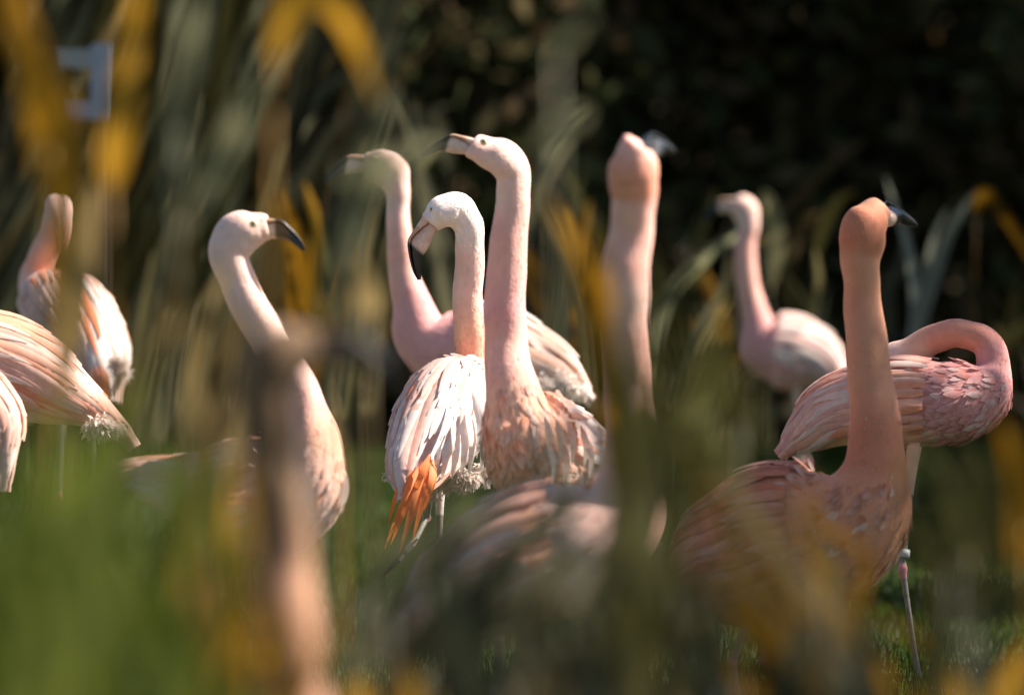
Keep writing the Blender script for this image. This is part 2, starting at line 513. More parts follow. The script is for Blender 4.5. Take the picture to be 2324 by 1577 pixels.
def flamingo(label, d, path, colors, bill=None, eyes=None, legs='auto', wing=None, voxel=0.0055, fluff=4000,
             tuft=None, head_from=None, group='flamingos on the lawn', legdir=None, lump=None, feather_pal=None, extra_tail=None):
    L = Loft(path, d)
    base = Vector(L.c[int(2.5 * L.per)]); loc = Vector((base.x, base.y, 0))
    root = bpy.data.objects.new('flamingo', None)
    COL.objects.link(root); root.location = loc; root.empty_display_size = 0.1
    tag(root, label, 'flamingo', group)
    vs, fs = [], []
    tube_rings(vs, fs, L.c, L.S, L.U, L.rw, L.rh, 22)
    # samples for colouring
    cu = np.interp(L.u, np.arange(L.n), np.arange(L.n))
    carr = np.asarray([colors[min(i, len(colors) - 1)] for i in range(L.n)])
    scol = np.stack([np.interp(L.u, np.arange(L.n), carr[:, k]) for k in range(3)], 1)
    sp = [L.c]; sr = [np.minimum(L.rw, L.rh)]; sc = [scol]; sd = [-L.T]; sk = [np.zeros(len(L.c))]; su = [L.u]
    # legs
    axis = Vector(L.T[int(2.5 * L.per)]); fw = Vector((axis.x, axis.y, 0)).normalized(); sidev = Vector((-fw.y, fw.x, 0))
    leglist = []
    if legs == 'auto':
        hc, hS, hU, hrw, hrh, _ = L.at(2.6)
        for sg in (-1, 1):
            hip = Vector(hc) + sidev * (0.035 * sg) - Vector((0, 0, hrh * 0.6))
            foot = Vector((hip.x, hip.y, 0.0)) + fw * (0.02 + 0.04 * sg) + sidev * 0.01 * sg
            leglist.append((hip, foot, None))
    elif legs:
        leglist = legs
    for (hip, foot, knee) in leglist:
        pts, rad = leg_path(hip, foot, knee, -fw)
        arr = [tuple(p) + (r, r) for p, r in zip(pts, rad)]
        a, u = catmull(arr, 5)
        T, S, U = frames(a[:, :3] + np.array([1e-4, 0, 0]) * np.arange(len(a))[:, None])
        tube_rings(vs, fs, a[:, :3], S, U, np.maximum(a[:, 3], .0065), np.maximum(a[:, 4], .0065), 10)
        k = np.array([0.0] * 10 + [1.0] * (len(a) - 10))
        jc = np.where((np.abs(u - 3.1) < 0.75)[:, None], JOINT, LEGC)
        jc = np.where((u < 1.2)[:, None], scol[int(2.0 * L.per)], jc)
        sp.append(a[:, :3]); sr.append(np.maximum(a[:, 3], .012)); sc.append(jc); sd.append(T); sk.append(np.where(u < 1.4, 0, 1.0)); su.append(np.full(len(a), 99.0))
    me = remesh(vs, fs, voxel, 3)
    n = len(me.vertices)
    co = np.empty(n * 3, dtype=np.float32); me.vertices.foreach_get('co', co); co = co.reshape(-1, 3)
    no = np.empty(n * 3, dtype=np.float32); me.vertex_normals.foreach_get('vector', no); no = no.reshape(-1, 3)
    sp = np.vstack(sp); sr = np.concatenate(sr); sc = np.vstack(sc); sd = np.vstack(sd); sk = np.concatenate(sk); su = np.concatenate(su)
    idx = np.empty(n, dtype=int)
    for s in range(0, n, 8000):
        dd = np.linalg.norm(co[s:s + 8000, None, :] - sp[None], axis=2) / (sr[None] + 0.01)
        idx[s:s + 8000] = dd.argmin(axis=1)
    vc = sc[idx]
    isleg = sk[idx] > 0.5
    arr = np.ones((n, 4), dtype=np.float32); arr[:, :3] = vc
    a = me.color_attributes.new('col', 'FLOAT_COLOR', 'POINT'); a.data.foreach_set('color', arr.ravel())
    me.vertices.foreach_set('co', (co - np.array(loc)).astype(np.float32).ravel())
    me.materials.clear(); me.materials.append(M_PLUME); me.materials.append(M_LEG)
    pv = np.empty(len(me.polygons), dtype=np.int32)
    me.polygons.foreach_get('loop_start', pv)
    lv = np.empty(len(me.loops), dtype=np.int32); me.loops.foreach_get('vertex_index', lv)
    me.polygons.foreach_set('material_index', isleg[lv[pv]].astype(np.int32))
    me.polygons.foreach_set('use_smooth', [True] * len(me.polygons))
    me.name = 'body'; me.update()
    link('body', me, root)
    # small contour feathers lying on the body, longer on the trunk than on the neck
    ok = np.where(~isleg)[0]
    if head_from is not None:
        ok = ok[su[idx[ok]] < head_from]
    def contour(name, cnt, cand, lmin, lmax, lk, wk, lift0, lift1, jit, var, ptint, ppale, bulge):
        pick = RNG.choice(cand, cnt)
        nn = no[pick]; p = co[pick] + RNG.normal(0, .0008, (cnt, 3)); dr = sd[idx[pick]]
        dr = dr + RNG.normal(0, jit, (cnt, 3)); dr -= nn * (dr * nn).sum(1)[:, None]; dr /= np.linalg.norm(dr, axis=1)[:, None] + 1e-9
        ln = np.clip(sr[idx[pick]] * lk, lmin, lmax) * RNG.uniform(.7, 1.3, cnt)
        lift = RNG.uniform(lift0, lift1, cnt)
        sd2 = np.cross(nn, dr); w = ln * wk
        b0 = p - nn * 0.0006
        rows = [(0.0, .25, 0), (.35, 1.0, 1), (.72, .8, 1), (1.0, .12, 0)]
        v = np.zeros((cnt, 8, 3), dtype=np.float32); vn = np.zeros((cnt, 8, 3), dtype=np.float32)
        for i, (t, k, bu) in enumerate(rows):
            q = b0 + dr * (ln * t)[:, None] + nn * (lift * ln * t + bulge * bu * ln)[:, None]
            v[:, i * 2] = q + sd2 * (w * k)[:, None]; v[:, i * 2 + 1] = q - sd2 * (w * k)[:, None]
            tilt = dr * (bulge * 5 * (t - .35))
            vn[:, i * 2] = nn + tilt + sd2 * .25; vn[:, i * 2 + 1] = nn + tilt - sd2 * .25
        v -= np.array(loc, dtype=np.float32)
        f2 = np.arange(cnt)[:, None] * 8
        faces = np.concatenate([f2 + np.array([[0, 1, 3, 2]]), f2 + np.array([[2, 3, 5, 4]]), f2 + np.array([[4, 5, 7, 6]])], 0)
        cc = vc[pick] * RNG.uniform(1 - var, 1 + var, (cnt, 1))
        tint = RNG.random(cnt) < ptint
        cc[tint] = cc[tint] * np.array((1.0, .78, .68))
        pale = RNG.random(cnt) < ppale
        cc[pale] = cc[pale] * .55 + WHITE * .45
        ca = np.repeat(cc[:, None, :], 8, axis=1); ca[:, 4:, :] = ca[:, 4:, :] * .8 + WHITE * .2
        fm = mesh_from(name, v.reshape(-1, 3), faces.tolist(), np.clip(ca, 0, .95).reshape(-1, 3), M_FLUFF)
        vn /= np.linalg.norm(vn, axis=2)[:, :, None]
        fm.normals_split_custom_set_from_vertices(vn.reshape(-1, 3).tolist())
        link(name, fm, root, 'stuff')
    if fluff:
        contour('plumage', fluff, ok, .006, .018, .20, .12, .0, .02, .12, .02, .01, .02, 0.0)
    if lump:
        cand = ok[(su[idx[ok]] < lump[1]) & (su[idx[ok]] > lump[2])]
        contour('breast_feathers', lump[0], cand, .022, .042, .42, .21, .0, .04, .28, .05, .20, .25, .025)
    # down tufts
    for (x, y, dz, r, cnt) in (tuft or []):
        c0 = P(x, y, d + dz); s = FPX / d
        tv, tf, tc2 = [], [], []
        for q in range(cnt * 5):
            dv = Vector(RNG.normal(0, 1, 3)).normalized()
            dv.y = -abs(dv.y)
            st = c0 + Vector((dv.x, dv.y * .5, dv.z * .7)) * (r / s * RNG.uniform(.2, .85)); ll = r / s * RNG.uniform(.18, .5)
            dir2 = (dv * .55 - Vector(L.T[0]) * .7 + Vector((0, 0, -.35)) + Vector(RNG.normal(0, .45, 3))).normalized()
            sdv = dir2.cross(Vector(RNG.normal(0, 1, 3))).normalized() * ll * .17
            k = len(tv)
            tv += [st - loc, st + dir2 * ll * .55 + sdv - loc, st + dir2 * ll - loc, st + dir2 * ll * .55 - sdv - loc]
            tf.append((k, k + 1, k + 2, k + 3))
            tc2 += [WHITE * RNG.uniform(.92, 1.08)] * 4
        link('down_tuft', mesh_from('down_tuft', tv, tf, np.clip(tc2, 0, .95), M_FLUFF), root, 'stuff')
    # wings: a covert shell with single feathers on it
    if wing:
        rnd = random.Random(int(d * 100) + int(path[0][0]))
        pal = feather_pal or [WHITE, PALE, WHITE, PEACH, SALMON]
        for sg in wing.get('sides', (-1, 1)):
            lo, hi, ub, uf = wing['lo'], wing['hi'], wing['ub'], wing['uf']
            def TH(a):
                return math.radians(a) if sg > 0 else math.pi - math.radians(a)
            wv, wf, wc = [], [], []
            nu, na = 12, 9
            for i in range(nu + 1):
                u = ub + (uf - ub) * i / nu
                for j in range(na + 1):
                    a_ = lo + (hi - lo) * j / na
                    edge = min(i / 2.0, (nu - i) / 2.0, j / 1.5, (na - j) / 1.5, 1.0)
                    wv.append(Vector(L.surf(u, TH(a_), -0.004 + 0.010 * edge)) - loc)
                    wc.append((pal[1] if (i + j) % 3 else pal[0]) * 0.95)
            for i in range(nu):
                for j in range(na):
                    q = i * (na + 1) + j
                    wf.append((q, q + 1, q + na + 2, q + na + 1))
            wo = link('wing', mesh_from('wing', wv, wf, np.clip(wc, 0, .95), M_FEATHER), root)
            near = sg in wing.get('near', (-1, 1))
            rows = wing.get('rows', 6) if near else 3
            for r_ in range(rows):
                fr = r_ / max(1, rows - 1)                       # 0 rear .. 1 front
                ustart = ub + (uf - ub) * (0.40 + 0.60 * fr)
                cnt = wing.get('count', 10) if near else 5
                hue = pal[rnd.randrange(len(pal))]
                for k in range(cnt):
                    a0 = lo + (hi - lo) * (k + 0.5 + rnd.uniform(-.4, .4)) / cnt
                    ln = (uf - ub) * (0.60 - 0.28 * fr) * rnd.uniform(.75, 1.25)
                    if fr < 0.3:
                        ln *= 1.25
                    da = (-12 if fr < .5 else -6) * rnd.uniform(-.1, 1.5)
                    curl = rnd.uniform(-5, 5)
                    wid = 1.15 * wing.get('width', .030) * (1.1 - .45 * fr) * rnd.uniform(.7, 1.2) * (1 if near else 2)
                    off0 = .005 + .004 * fr; off1 = off0 + .004 + rnd.uniform(0, .005)
                    fv, ff, fc, fn = [], [], [], []
                    c0 = (pal[rnd.randrange(len(pal))] * .6 + hue * .4) * rnd.uniform(.94, 1.04)
                    c1 = c0 * .65 + WHITE * .35 if rnd.random() < .6 else c0
                    ec = (SALMON * .7 + c1 * .3) if rnd.random() < .45 else c1
                    seg = 8
                    for i in range(seg + 1):
                        t = i / seg
                        u = max(ustart - ln * t, -.02 - .12 * t)
                        aa = a0 + da * t + curl * t * t
                        cN, _, _, rwN, rhN, _ = L.at(u)
                        rad = max(.5 * (rwN + rhN), .03)
                        w_ = wid * .5 * min(1, .5 + 2.0 * t) * (1 - t ** 2.0) ** .75 if t < 1 else .0008
                        for j in (-1, 0, 1):
                            th = TH(aa + math.degrees(w_ / rad) * j)
                            fv.append(Vector(L.surf(u, th, off0 + (off1 - off0) * t + (.003 if j == 0 else 0))) - loc)
                            cc = c0 * (1 - t) + c1 * t
                            fc.append(cc if j < 1 else cc * .5 + ec * .5)
                            pn = Vector(L.surf(u, th, .02)) - Vector(L.surf(u, th, 0.0)); pn.normalize()
                            tg = Vector(L.surf(u, th + .12, 0.0)) - Vector(L.surf(u, th - .12, 0.0)); tg.normalize()
                            fn.append((pn + tg * (.28 * j * (1 if sg > 0 else -1))).normalized())
                    for i in range(seg):
                        b = i * 3
                        ff += [(b, b + 1, b + 4, b + 3), (b + 1, b + 2, b + 5, b + 4)]
                    fm = mesh_from('feather', fv, ff, np.clip(fc, 0, .95), M_FEATHER)
                    e1 = fv[3] - fv[0]; e2 = fv[1] - fv[0]
                    gn = e2.cross(e1)
                    if gn.dot(fn[0]) < 0:
                        fm.flip_normals()
                    fm.normals_split_custom_set_from_vertices([tuple(q) for q in fn])
                    link('feather', fm, wo)
    # separate long feathers given by picture paths: (points, width px, colour base, colour tip)
    for (pts, wpx, c0, c1) in (extra_tail or []):
        s = FPX / d
        raw = np.array([tuple(P(x, y, d + dz)) for (x, y, dz) in pts])
        a, _ = catmull(raw, 4)
        pp = [Vector(q) - loc for q in a]
        nrm = (CAM - Vector(a[0])).normalized() + Vector(RNG.normal(0, .25, 3))
        link('tail_feather', ribbon_mesh('tail_feather', pp, wpx / s, nrm, c0, c1, M_FEATHER, .25, .9, .12), root)
    if bill:
        (bx, by, bz), f, nrm, scl = bill[:4]
        make_bill(root, loc, P(bx, by, d + bz), V(*f), V(*nrm), scl, black=bill[4] if len(bill) > 4 else .055, pale=bill[5] if len(bill) > 5 else (0.72, 0.50, 0.40))
    for (ex, ey, ez, out, r) in (eyes or []):
        make_eye(root, loc, P(ex, ey, d + ez), V(*out), r)
    for (hip, foot, knee) in leglist:
        if foot.z < 0.02:
            make_foot(root, loc, Vector((foot.x, foot.y, 0)), fw)
    return root, L, loc

def ground_at(x, d):
    p = P(x, 0, d)
    y = p.y
    return Vector(((x - CX) / FPX * d, y, 0.0))

# -------------------------------- the birds, each traced in picture units at its own distance
body_cols = [WHITE, WHITE, PALE, PALE, PALE, PINK, SALMON, PINK, PINK, PALE]

# white-headed bird in focus, seen from behind with hanging orange tail
gpath = [(925, 1135, -.22, 10, 10), (952, 1070, -.17, 66, 52), (995, 985, -.08, 100, 92), (1035, 915, .03, 102, 92), (1068, 895, .12, 78, 70),
         (1080, 880, .17, 50, 52), (1070, 810, .17, 37, 38), (1064, 740, .16, 36, 36), (1062, 660, .15, 35, 35), (1066, 585, .14, 34, 34),
         (1066, 535, .13, 34, 34), (1058, 500, .13, 36, 40), (1038, 476, .13, 38, 54), (1008, 478, .13, 36, 56), (988, 493, .13, 31, 46), (974, 506, .13, 23, 32)]
gcol = [ORANGE, PEACH, WHITE, WHITE, PALE, PEACH, SALMON * 1.0, PEACH, PALE, PALE, WHITE, WHITE, WHITE, WHITE, WHITE * .98, PALE]
s_g = FPX / 12.3
g_hip = P(1000, 1060, 12.33)
gtail = []
for (x0, y0, xm, ym, x1, y1, w, dz) in [(955, 1050, 918, 1130, 872, 1246, 15, -.27), (962, 1040, 925, 1140, 886, 1236, 15, -.25), (968, 1040, 938, 1140, 906, 1258, 17, -.285),
                                       (975, 1035, 950, 1130, 914, 1235, 15, -.26), (978, 1035, 962, 1120, 936, 1230, 16, -.27), (980, 1035, 968, 1110, 945, 1200, 15, -.26),
                                       (984, 1040, 978, 1100, 963, 1158, 17, -.265), (986, 1045, 985, 1090, 975, 1130, 15, -.255), (960, 1035, 930, 1090, 908, 1180, 17, -.24),
                                       (948, 1045, 905, 1110, 880, 1190, 14, -.22), (975, 1030, 955, 1080, 930, 1150, 18, -.28)]:
    gtail.append(([(x0, y0, dz + .045), (xm, ym, dz), (x1, y1, dz + .02)], w, SALMON * .5 + ORANGE * .5, ORANGE))
for (x0, y0, xm, ym, x1, y1, w) in [(1000, 950, 992, 1030, 985, 1095, 20), (1012, 945, 1012, 1030, 1002, 1090, 20), (1030, 930, 1035, 1020, 1025, 1088, 22),
                                   (1048, 920, 1055, 1010, 1046, 1080, 20), (1060, 920, 1072, 1000, 1064, 1080, 22), (1085, 910, 1098, 990, 1092, 1070, 22), (1072, 890, 1088, 960, 1082, 1040, 18), (1075, 860, 1095, 930, 1104, 1000, 18)]:
    gtail.append(([(x0, y0, -.15), (xm, ym, -.215), (x1, y1, -.22)], w, WHITE, WHITE if (x0 // 5) % 3 else PEACH * .6 + WHITE * .4))
groot, GL, gloc = flamingo('white-headed flamingo in sharp focus with orange tail feathers and black bill turned down', 12.3, gpath, gcol,
         bill=((969, 503, .13), (-.64, .77, 0), (.77, .64, 0), 1.05),
         eyes=[(981, 476, .13 - .0305, (-.35, -.1, -1), .0075), (981, 476, .13 + .0305, (-.35, -.1, 1), .0075)],
         legs=[(g_hip, ground_at(1005, 12.3), None), (P(985, 1075, 12.3), P(932, 1248, 12.35), P(968, 1175, 12.5))],
         wing=dict(lo=8, hi=86, ub=0.95, uf=4.2, rows=7, count=11, width=.034), voxel=.0045, fluff=16000,
         tuft=[(1050, 1085, -.12, 48, 120), (1005, 1095, -.12, 36, 80), (1095, 1075, -.08, 40, 90), (985, 1120, -.10, 28, 60), (885, 1080, -.1, 22, 40)], head_from=13.6,
         feather_pal=[WHITE, WHITE, WHITE, PALE, CORAL, WHITE], extra_tail=gtail)

make_foot(groot, gloc, P(930, 1252, 12.35), Vector((-.85, -.5, 0)), (0.045, 0.045, 0.04), -.75)

# bird in front of it, breast towards the camera, head high facing left
hpath = [(1400, 1130, .42, 10, 10), (1345, 1090, .32, 70, 62), (1275, 1050, .18, 108, 108), (1220, 1030, .06, 114, 128), (1190, 1000, -.02, 96, 112),
         (1172, 930, -.03, 74, 78), (1158, 860, -.02, 58, 60), (1148, 780, 0, 50, 50), (1146, 700, 0, 49, 49), (1150, 600, 0, 45, 45), (1158, 520, 0, 42, 42), (1164, 450, 0, 39, 39),
         (1166, 408, 0, 38, 42), (1152, 368, 0, 40, 52), (1118, 350, 0, 37, 46), (1088, 338, 0, 29, 39), (1068, 331, 0, 22, 33)]
hcol = [WHITE, WHITE, PALE, PALE, PEACH, PEACH, PINK, PINK, ROSE, PINK, PINK, PALE, PALE, PALE, PALE, PALE, PALE]
hl1 = (P(1330, 1120, 11.75), ground_at(1388, 12.05), P(1380, 1480, 12.0))
hl2 = (P(1300, 1130, 11.65), ground_at(1412, 11.9), P(1408, 1500, 11.9))
flamingo('tall flamingo with head raised and bill level, lumpy peach breast, beside the white-headed one', 11.6, hpath, hcol,
         bill=((1074, 327, 0), (-1, -.34, 0), (-.34, 1, 0), .86), eyes=[(1098, 322, -.036, (0, -.2, -1), .008), (1098, 322, .036, (0, -.2, 1), .008)],
         legs=[hl1, hl2], wing=dict(lo=-5, hi=84, ub=0.4, uf=3.6, rows=6, count=10, width=.030), voxel=.005, fluff=5000, head_from=14, lump=(900, 5.6, 2.4), feather_pal=[PALE, WHITE, SALMON, PEACH, WHITE],
         extra_tail=[([(x, y, -.10), (x + 12, y + 45, -.11), (x + 8, y + 95, -.09)], 17, c, WHITE) for (x, y, c) in
                     [(1290, 960, SALMON), (1262, 950, PEACH), (1318, 965, SALMON), (1235, 945, PALE), (1330, 990, PEACH), (1205, 960, PEACH), (1275, 1000, SALMON), (1245, 1010, WHITE)]])

# bird behind both, facing left
fpath = [(1335, 905, .05, 8, 8), (1300, 880, .05, 46, 40), (1220, 838, .03, 82, 80), (1120, 800, 0, 98, 104), (1020, 792, 0, 88, 98),
         (962, 765, 0, 64, 72), (936, 700, 0, 46, 48), (916, 620, 0, 35, 35), (906, 540, 0, 30, 30), (903, 470, 0, 27, 27), (900, 425, 0, 29, 31), (888, 392, 0, 32, 42), (862, 381, 0, 31, 40),
         (846, 377, 0, 24, 31), (832, 372, 0, 18, 25)]
fcol = [WHITE, WHITE, PALE, ROSE, ROSE, ROSE, ROSE, PINK, PINK, PALE, PALE, PALE, PALE, PALE, PALE]
flamingo('rose-pink flamingo behind the white-headed one, facing left, its bill behind pale leaves', 14.0, fpath, fcol,
         bill=((844, 367, 0), (-1, -.14, 0), (-.14, 1, 0), 1.05), eyes=[(850, 362, -.035, (0, -.2, -1), .008)],
         wing=dict(lo=-25, hi=80, ub=0.3, uf=3.4, rows=4, count=6, width=.034), fluff=3000, tuft=[(1275, 870, -.08, 45, 80), (1310, 890, -.05, 32, 60), (1225, 868, -.1, 34, 50)])

# back view on the left
apath = [(250, 905, -.2, 8, 8), (237, 850, -.17, 46, 44), (202, 790, -.1, 82, 76), (150, 725, 0, 100, 94), (115, 685, .1, 74, 70),
         (85, 665, .16, 46, 48), (80, 635, .18, 38, 38), (92, 600, .18, 37, 37), (112, 560, .17, 36, 36), (128, 520, .16, 34, 34), (132, 485, .16, 31, 33), (131, 466, .20, 27, 27), (130, 468, .25, 20, 20)]
acol = [SALMON, WHITE, WHITE, PALE, PALE, PINK, PINK, SALMON, PINK, PINK, PALE, PALE, PALE]
flamingo('pale flamingo seen from behind, head turned away, behind the one with a sloping back', 14.3, apath, acol,
         bill=((130, 470, .26), (.1, .5, 1), (0, 1, -.5), .8), wing=dict(lo=5, hi=86, ub=0.2, uf=4.1, rows=6, count=9, width=.038), fluff=3500,
         tuft=[(272, 845, -.2, 34, 60), (268, 820, -.2, 30, 60)], feather_pal=[WHITE, WHITE, WHITE, CORAL, PALE],
         extra_tail=[([(228, 830, -.25), (236, 880, -.26), (246, 955, -.24)], 34, SALMON, ORANGE * .8), ([(215, 830, -.25), (222, 880, -.26), (232, 930, -.24)], 34, SALMON, ORANGE * .8)])

# back and tail at the left edge
bpath = [(292, 1008, 0, 5, 5), (255, 968, 0, 24, 22), (190, 925, 0, 48, 46), (105, 880, -.02, 78, 88), (0, 840, -.03, 106, 120),
         (-110, 830, -.03, 108, 116), (-190, 815, 0, 78, 86), (-240, 760, 0, 48, 50), (-258, 680, 0, 38, 38), (-245, 590, 0, 35, 35), (-238, 500, 0, 34, 34), (-240, 450, 0, 36, 38),
         (-262, 425, 0, 38, 48), (-290, 425, 0, 32, 42), (-315, 430, 0, 22, 26)]
bcol = [WHITE, WHITE, PALE, PALE, PALE, PALE, PINK, PINK, PINK, PINK, PINK, PALE, PALE, PALE, PALE]
flamingo('flamingo half out of view, sloping back of salmon-edged feathers ending in white tail fluff', 12.2, bpath, bcol,
         legs=[(P(-60, 940, 12.2), ground_at(-70, 12.2), None), (P(-90, 940, 12.28), ground_at(-120, 12.3), None)],
         bill=((-308, 430, 0), (-1, .2, 0), (.2, 1, 0), .9), wing=dict(lo=-30, hi=84, ub=0.55, uf=5.0, rows=7, count=11, width=.030), fluff=5000,
         tuft=[(225, 968, -.05, 46, 110), (258, 975, -.05, 30, 70)], feather_pal=[WHITE, PEACH, CORAL, PEACH, PALE], voxel=.005)

# orange-brown rump at the very edge
cpath = [(4, 1100, 0, 5, 5), (4, 1030, 0, 20, 26), (-4, 960, 0, 48, 50), (-50, 925, .02, 80, 85), (-140, 915, .04, 100, 110), (-240, 900, .05, 90, 100), (-310, 860, .05, 56, 60),
         (-340, 780, .05, 40, 40), (-345, 680, .05, 36, 36), (-340, 580, .05, 35, 35), (-345, 530, .05, 37, 40), (-370, 505, .05, 36, 46), (-400, 512, .05, 28, 34), (-420, 520, .05, 20, 22)]
ccol = [PEACH, PEACH, PEACH, PEACH * .95, PEACH, PINK, PINK, PINK, PINK, PALE, PALE, PALE, PALE, PALE]
flamingo('flamingo mostly out of view, only its rounded peach rump and drooping tail showing', 11.7, cpath, ccol,
         legs=[(P(-150, 985, 11.72), ground_at(-150, 11.75), None), (P(-190, 985, 11.8), ground_at(-200, 11.85), None)],
         bill=((-412, 518, .05), (-1, .2, 0), (.2, 1, 0), .9), wing=dict(lo=10, hi=84, ub=0.8, uf=4.6, rows=4, count=6), fluff=4500)

# curved-neck bird facing right, lit breast
dpath = [(225, 1098, .06, 6, 6), (300, 1082, .05, 36, 28), (400, 1110, .03, 78, 72), (500, 1130, .01, 108, 116), (600, 1128, -.01, 114, 132),
         (672, 1105, -.03, 100, 122), (705, 1020, -.04, 72, 74), (692, 930, -.03, 50, 52), (655, 845, -.02, 45, 46), (606, 765, 0, 44, 44), (566, 695, 0, 43, 43), (536, 630, 0, 42, 42),
         (520, 580, 0, 42, 46), (532, 540, 0, 44, 54), (562, 523, 0, 40, 46), (592, 518, 0, 30, 34), (608, 518, 0, 24, 26)]
dcol = [SALMON, SALMON, PALE, PALE, PALE, PALE, PEACH, PINK, PALE, PALE, PALE, PALE, PALE, PALE, PALE, PALE, PALE]
flamingo('flamingo with curved neck facing right behind the reeds, sunlit breast and glinting black bill', 11.3, dpath, dcol,
         bill=((584, 508, 0), (.97, -.05, 0), (.05, 1, 0), .88, .038), eyes=[(575, 508, -.036, (0, -.2, -1), .008)],
         wing=dict(lo=-30, hi=80, ub=0.3, uf=3.9, rows=6, count=9, width=.034), fluff=3000, voxel=.005, lump=(200, 6.0, 3.6), feather_pal=[WHITE, PALE, SALMON, PEACH],
         tuft=[(770, 1120, -.05, 22, 12)], extra_tail=[([(765, 1150, -.06), (782, 1120, -.07), (788, 1075, -.07)], 26, WHITE, WHITE)])

# blurred bird sitting among the front reeds: only neck and head rise into view
epath = [(150, 2010, .1, 8, 8), (230, 1940, .08, 70, 60), (340, 1860, .05, 150, 150), (470, 1800, .02, 190, 210), (590, 1770, 0, 170, 190),
         (660, 1680, -.02, 110, 115), (660, 1570, -.02, 84, 84), (652, 1440, -.02, 76, 76), (645, 1300, 0, 72, 72), (632, 1150, 0, 66, 66), (618, 1020, 0, 62, 62), (606, 930, 0, 62, 64),
         (602, 865, 0, 68, 72), (630, 815, 0, 66, 76), (668, 798, 0, 56, 66), (700, 790, 0, 42, 50), (718, 786, 0, 30, 36)]
SHADE_BROWN = np.array((0.17, 0.10, 0.055)); SHADE_PINK = np.array((0.36, 0.19, 0.115))  # shade of the reeds put into the plumage colour
ecol = [SHADE_BROWN, SHADE_BROWN, SHADE_BROWN, SHADE_BROWN, SHADE_PINK, SHADE_PINK, SHADE_PINK, SHADE_PINK, SHADE_PINK, SHADE_BROWN, SHADE_BROWN, SHADE_BROWN, SHADE_BROWN, SHADE_BROWN, SHADE_BROWN, SHADE_BROWN, SHADE_BROWN]
flamingo('blurred flamingo coloured brown for reed shade, sitting low among the front reeds, neck upright', 6.3, epath, ecol,
         bill=((690, 780, 0), (1, -.2, 0), (.2, 1, 0), .9, .055, (.16, .095, .06)), legs=None, fluff=0, voxel=.007, group='flamingos in the front reeds')  # bill base browned with the same painted shade

# near blurred bird, head tipped up with its dark bill on top
ipath = [(880, 1475, .05, 8, 8), (935, 1410, .04, 48, 40), (1045, 1330, .02, 112, 108), (1180, 1270, 0, 148, 148), (1315, 1235, -.02, 142, 150),
         (1405, 1175, -.03, 92, 110), (1432, 1080, -.03, 74, 76), (1432, 980, -.02, 64, 64), (1424, 880, 0, 60, 60), (1416, 780, 0, 60, 60), (1414, 690, 0, 60, 60), (1420, 610, 0, 56, 56),
         (1432, 530, 0, 51, 51), (1438, 470, -.01, 50, 50), (1438, 425, -.02, 54, 56), (1438, 385, -.03, 55, 58), (1444, 348, -.04, 42, 46), (1452, 325, -.045, 30, 34)]
icol = [SALMON, PALE, PALE, PALE, PALE, PINK, PINK, PINK, PINK, PINK, PALE, PINK, PINK, PINK, SALMON, SALMON, PINK, PINK]
flamingo('blurred near flamingo with head tipped up, dark bill on top, body behind grey-green leaves', 10.2, ipath, icol,
         bill=((1462, 345, -.04), (.15, -.45, .8), (.60, .75, .2), 1.0, -.02), wing=dict(lo=-30, hi=80, ub=0.3, uf=3.7, rows=6, count=9, width=.038), fluff=3000, voxel=.006,
         feather_pal=[PALE, PEACH, SALMON, PINK])

# small far bird facing left
jpath = [(1938, 890, .03, 6, 6), (1900, 862, .02, 38, 36), (1845, 822, .01, 70, 72), (1785, 800, 0, 74, 84), (1738, 785, 0, 54, 66),
         (1718, 735, 0, 35, 38), (1702, 670, 0, 28, 28), (1692, 605, 0, 25, 25), (1694, 545, 0, 23, 23), (1698, 508, 0, 23, 25), (1692, 480, 0, 25, 32), (1674, 466, 0, 22, 26), (1664, 462, 0, 15, 18)]
jcol = [WHITE, WHITE, PALE, ROSE, ROSE, ROSE, PINK, PINK, PINK, PALE, PALE, PALE, PALE]
flamingo('small far flamingo facing left among bent reeds, neck upright', 18.0, jpath, jcol,
         bill=((1672, 459, 0), (-1, -.06, 0), (-.06, 1, 0), 1.0), wing=dict(lo=-25, hi=80, ub=0.3, uf=3.6, rows=4, count=6, width=.038), fluff=1500, voxel=.007,
         feather_pal=[WHITE, PALE, ROSE, WHITE])

# preening bird with arched neck
kpath = [(1782, 1025, .12, 6, 6), (1830, 985, .10, 42, 44), (1920, 935, .06, 88, 84), (2040, 918, .01, 104, 100), (2150, 914, -.03, 100, 94),
         (2222, 895, -.03, 70, 82), (2252, 850, 0, 42, 46), (2250, 798, .01, 36, 37), (2218, 766, .02, 34, 34), (2172, 757, .03, 33, 33), (2122, 768, .04, 34, 34), (2075, 796, .05, 36, 37),
         (2030, 818, .06, 39, 41), (1990, 842, .07, 42, 46), (1950, 868, .07, 32, 38), (1925, 884, .07, 20, 24)]
KR = np.array((0.66, 0.29, 0.27)); KS = np.array((0.70, 0.29, 0.20))
kcol = [KS, KS, PEACH, PINK, KR, KR, KR, KR, KS, KS, KS, PEACH, PALE, PALE, PALE, PALE]
kl1 = (P(2075, 1010, 12.33), ground_at(2092, 12.25), P(2048, 1290, 12.28))
kl2 = (P(2000, 1010, 12.38), ground_at(1898, 12.25), P(1935, 1290, 12.3))
kroot, KL, kloc = flamingo('preening flamingo with arched rose neck bent back over its body', 12.4, kpath, kcol,
         bill=((1930, 880, .07), (-.9, .45, 0), (.45, .9, 0), .8), legs=[kl1, kl2], wing=dict(lo=-30, hi=76, ub=0.25, uf=3.7, rows=7, count=11, width=.030), voxel=.0048, fluff=9000, lump=(380, 5.4, 3.4),
         feather_pal=[WHITE, PINK, CORAL, PEACH, KR])
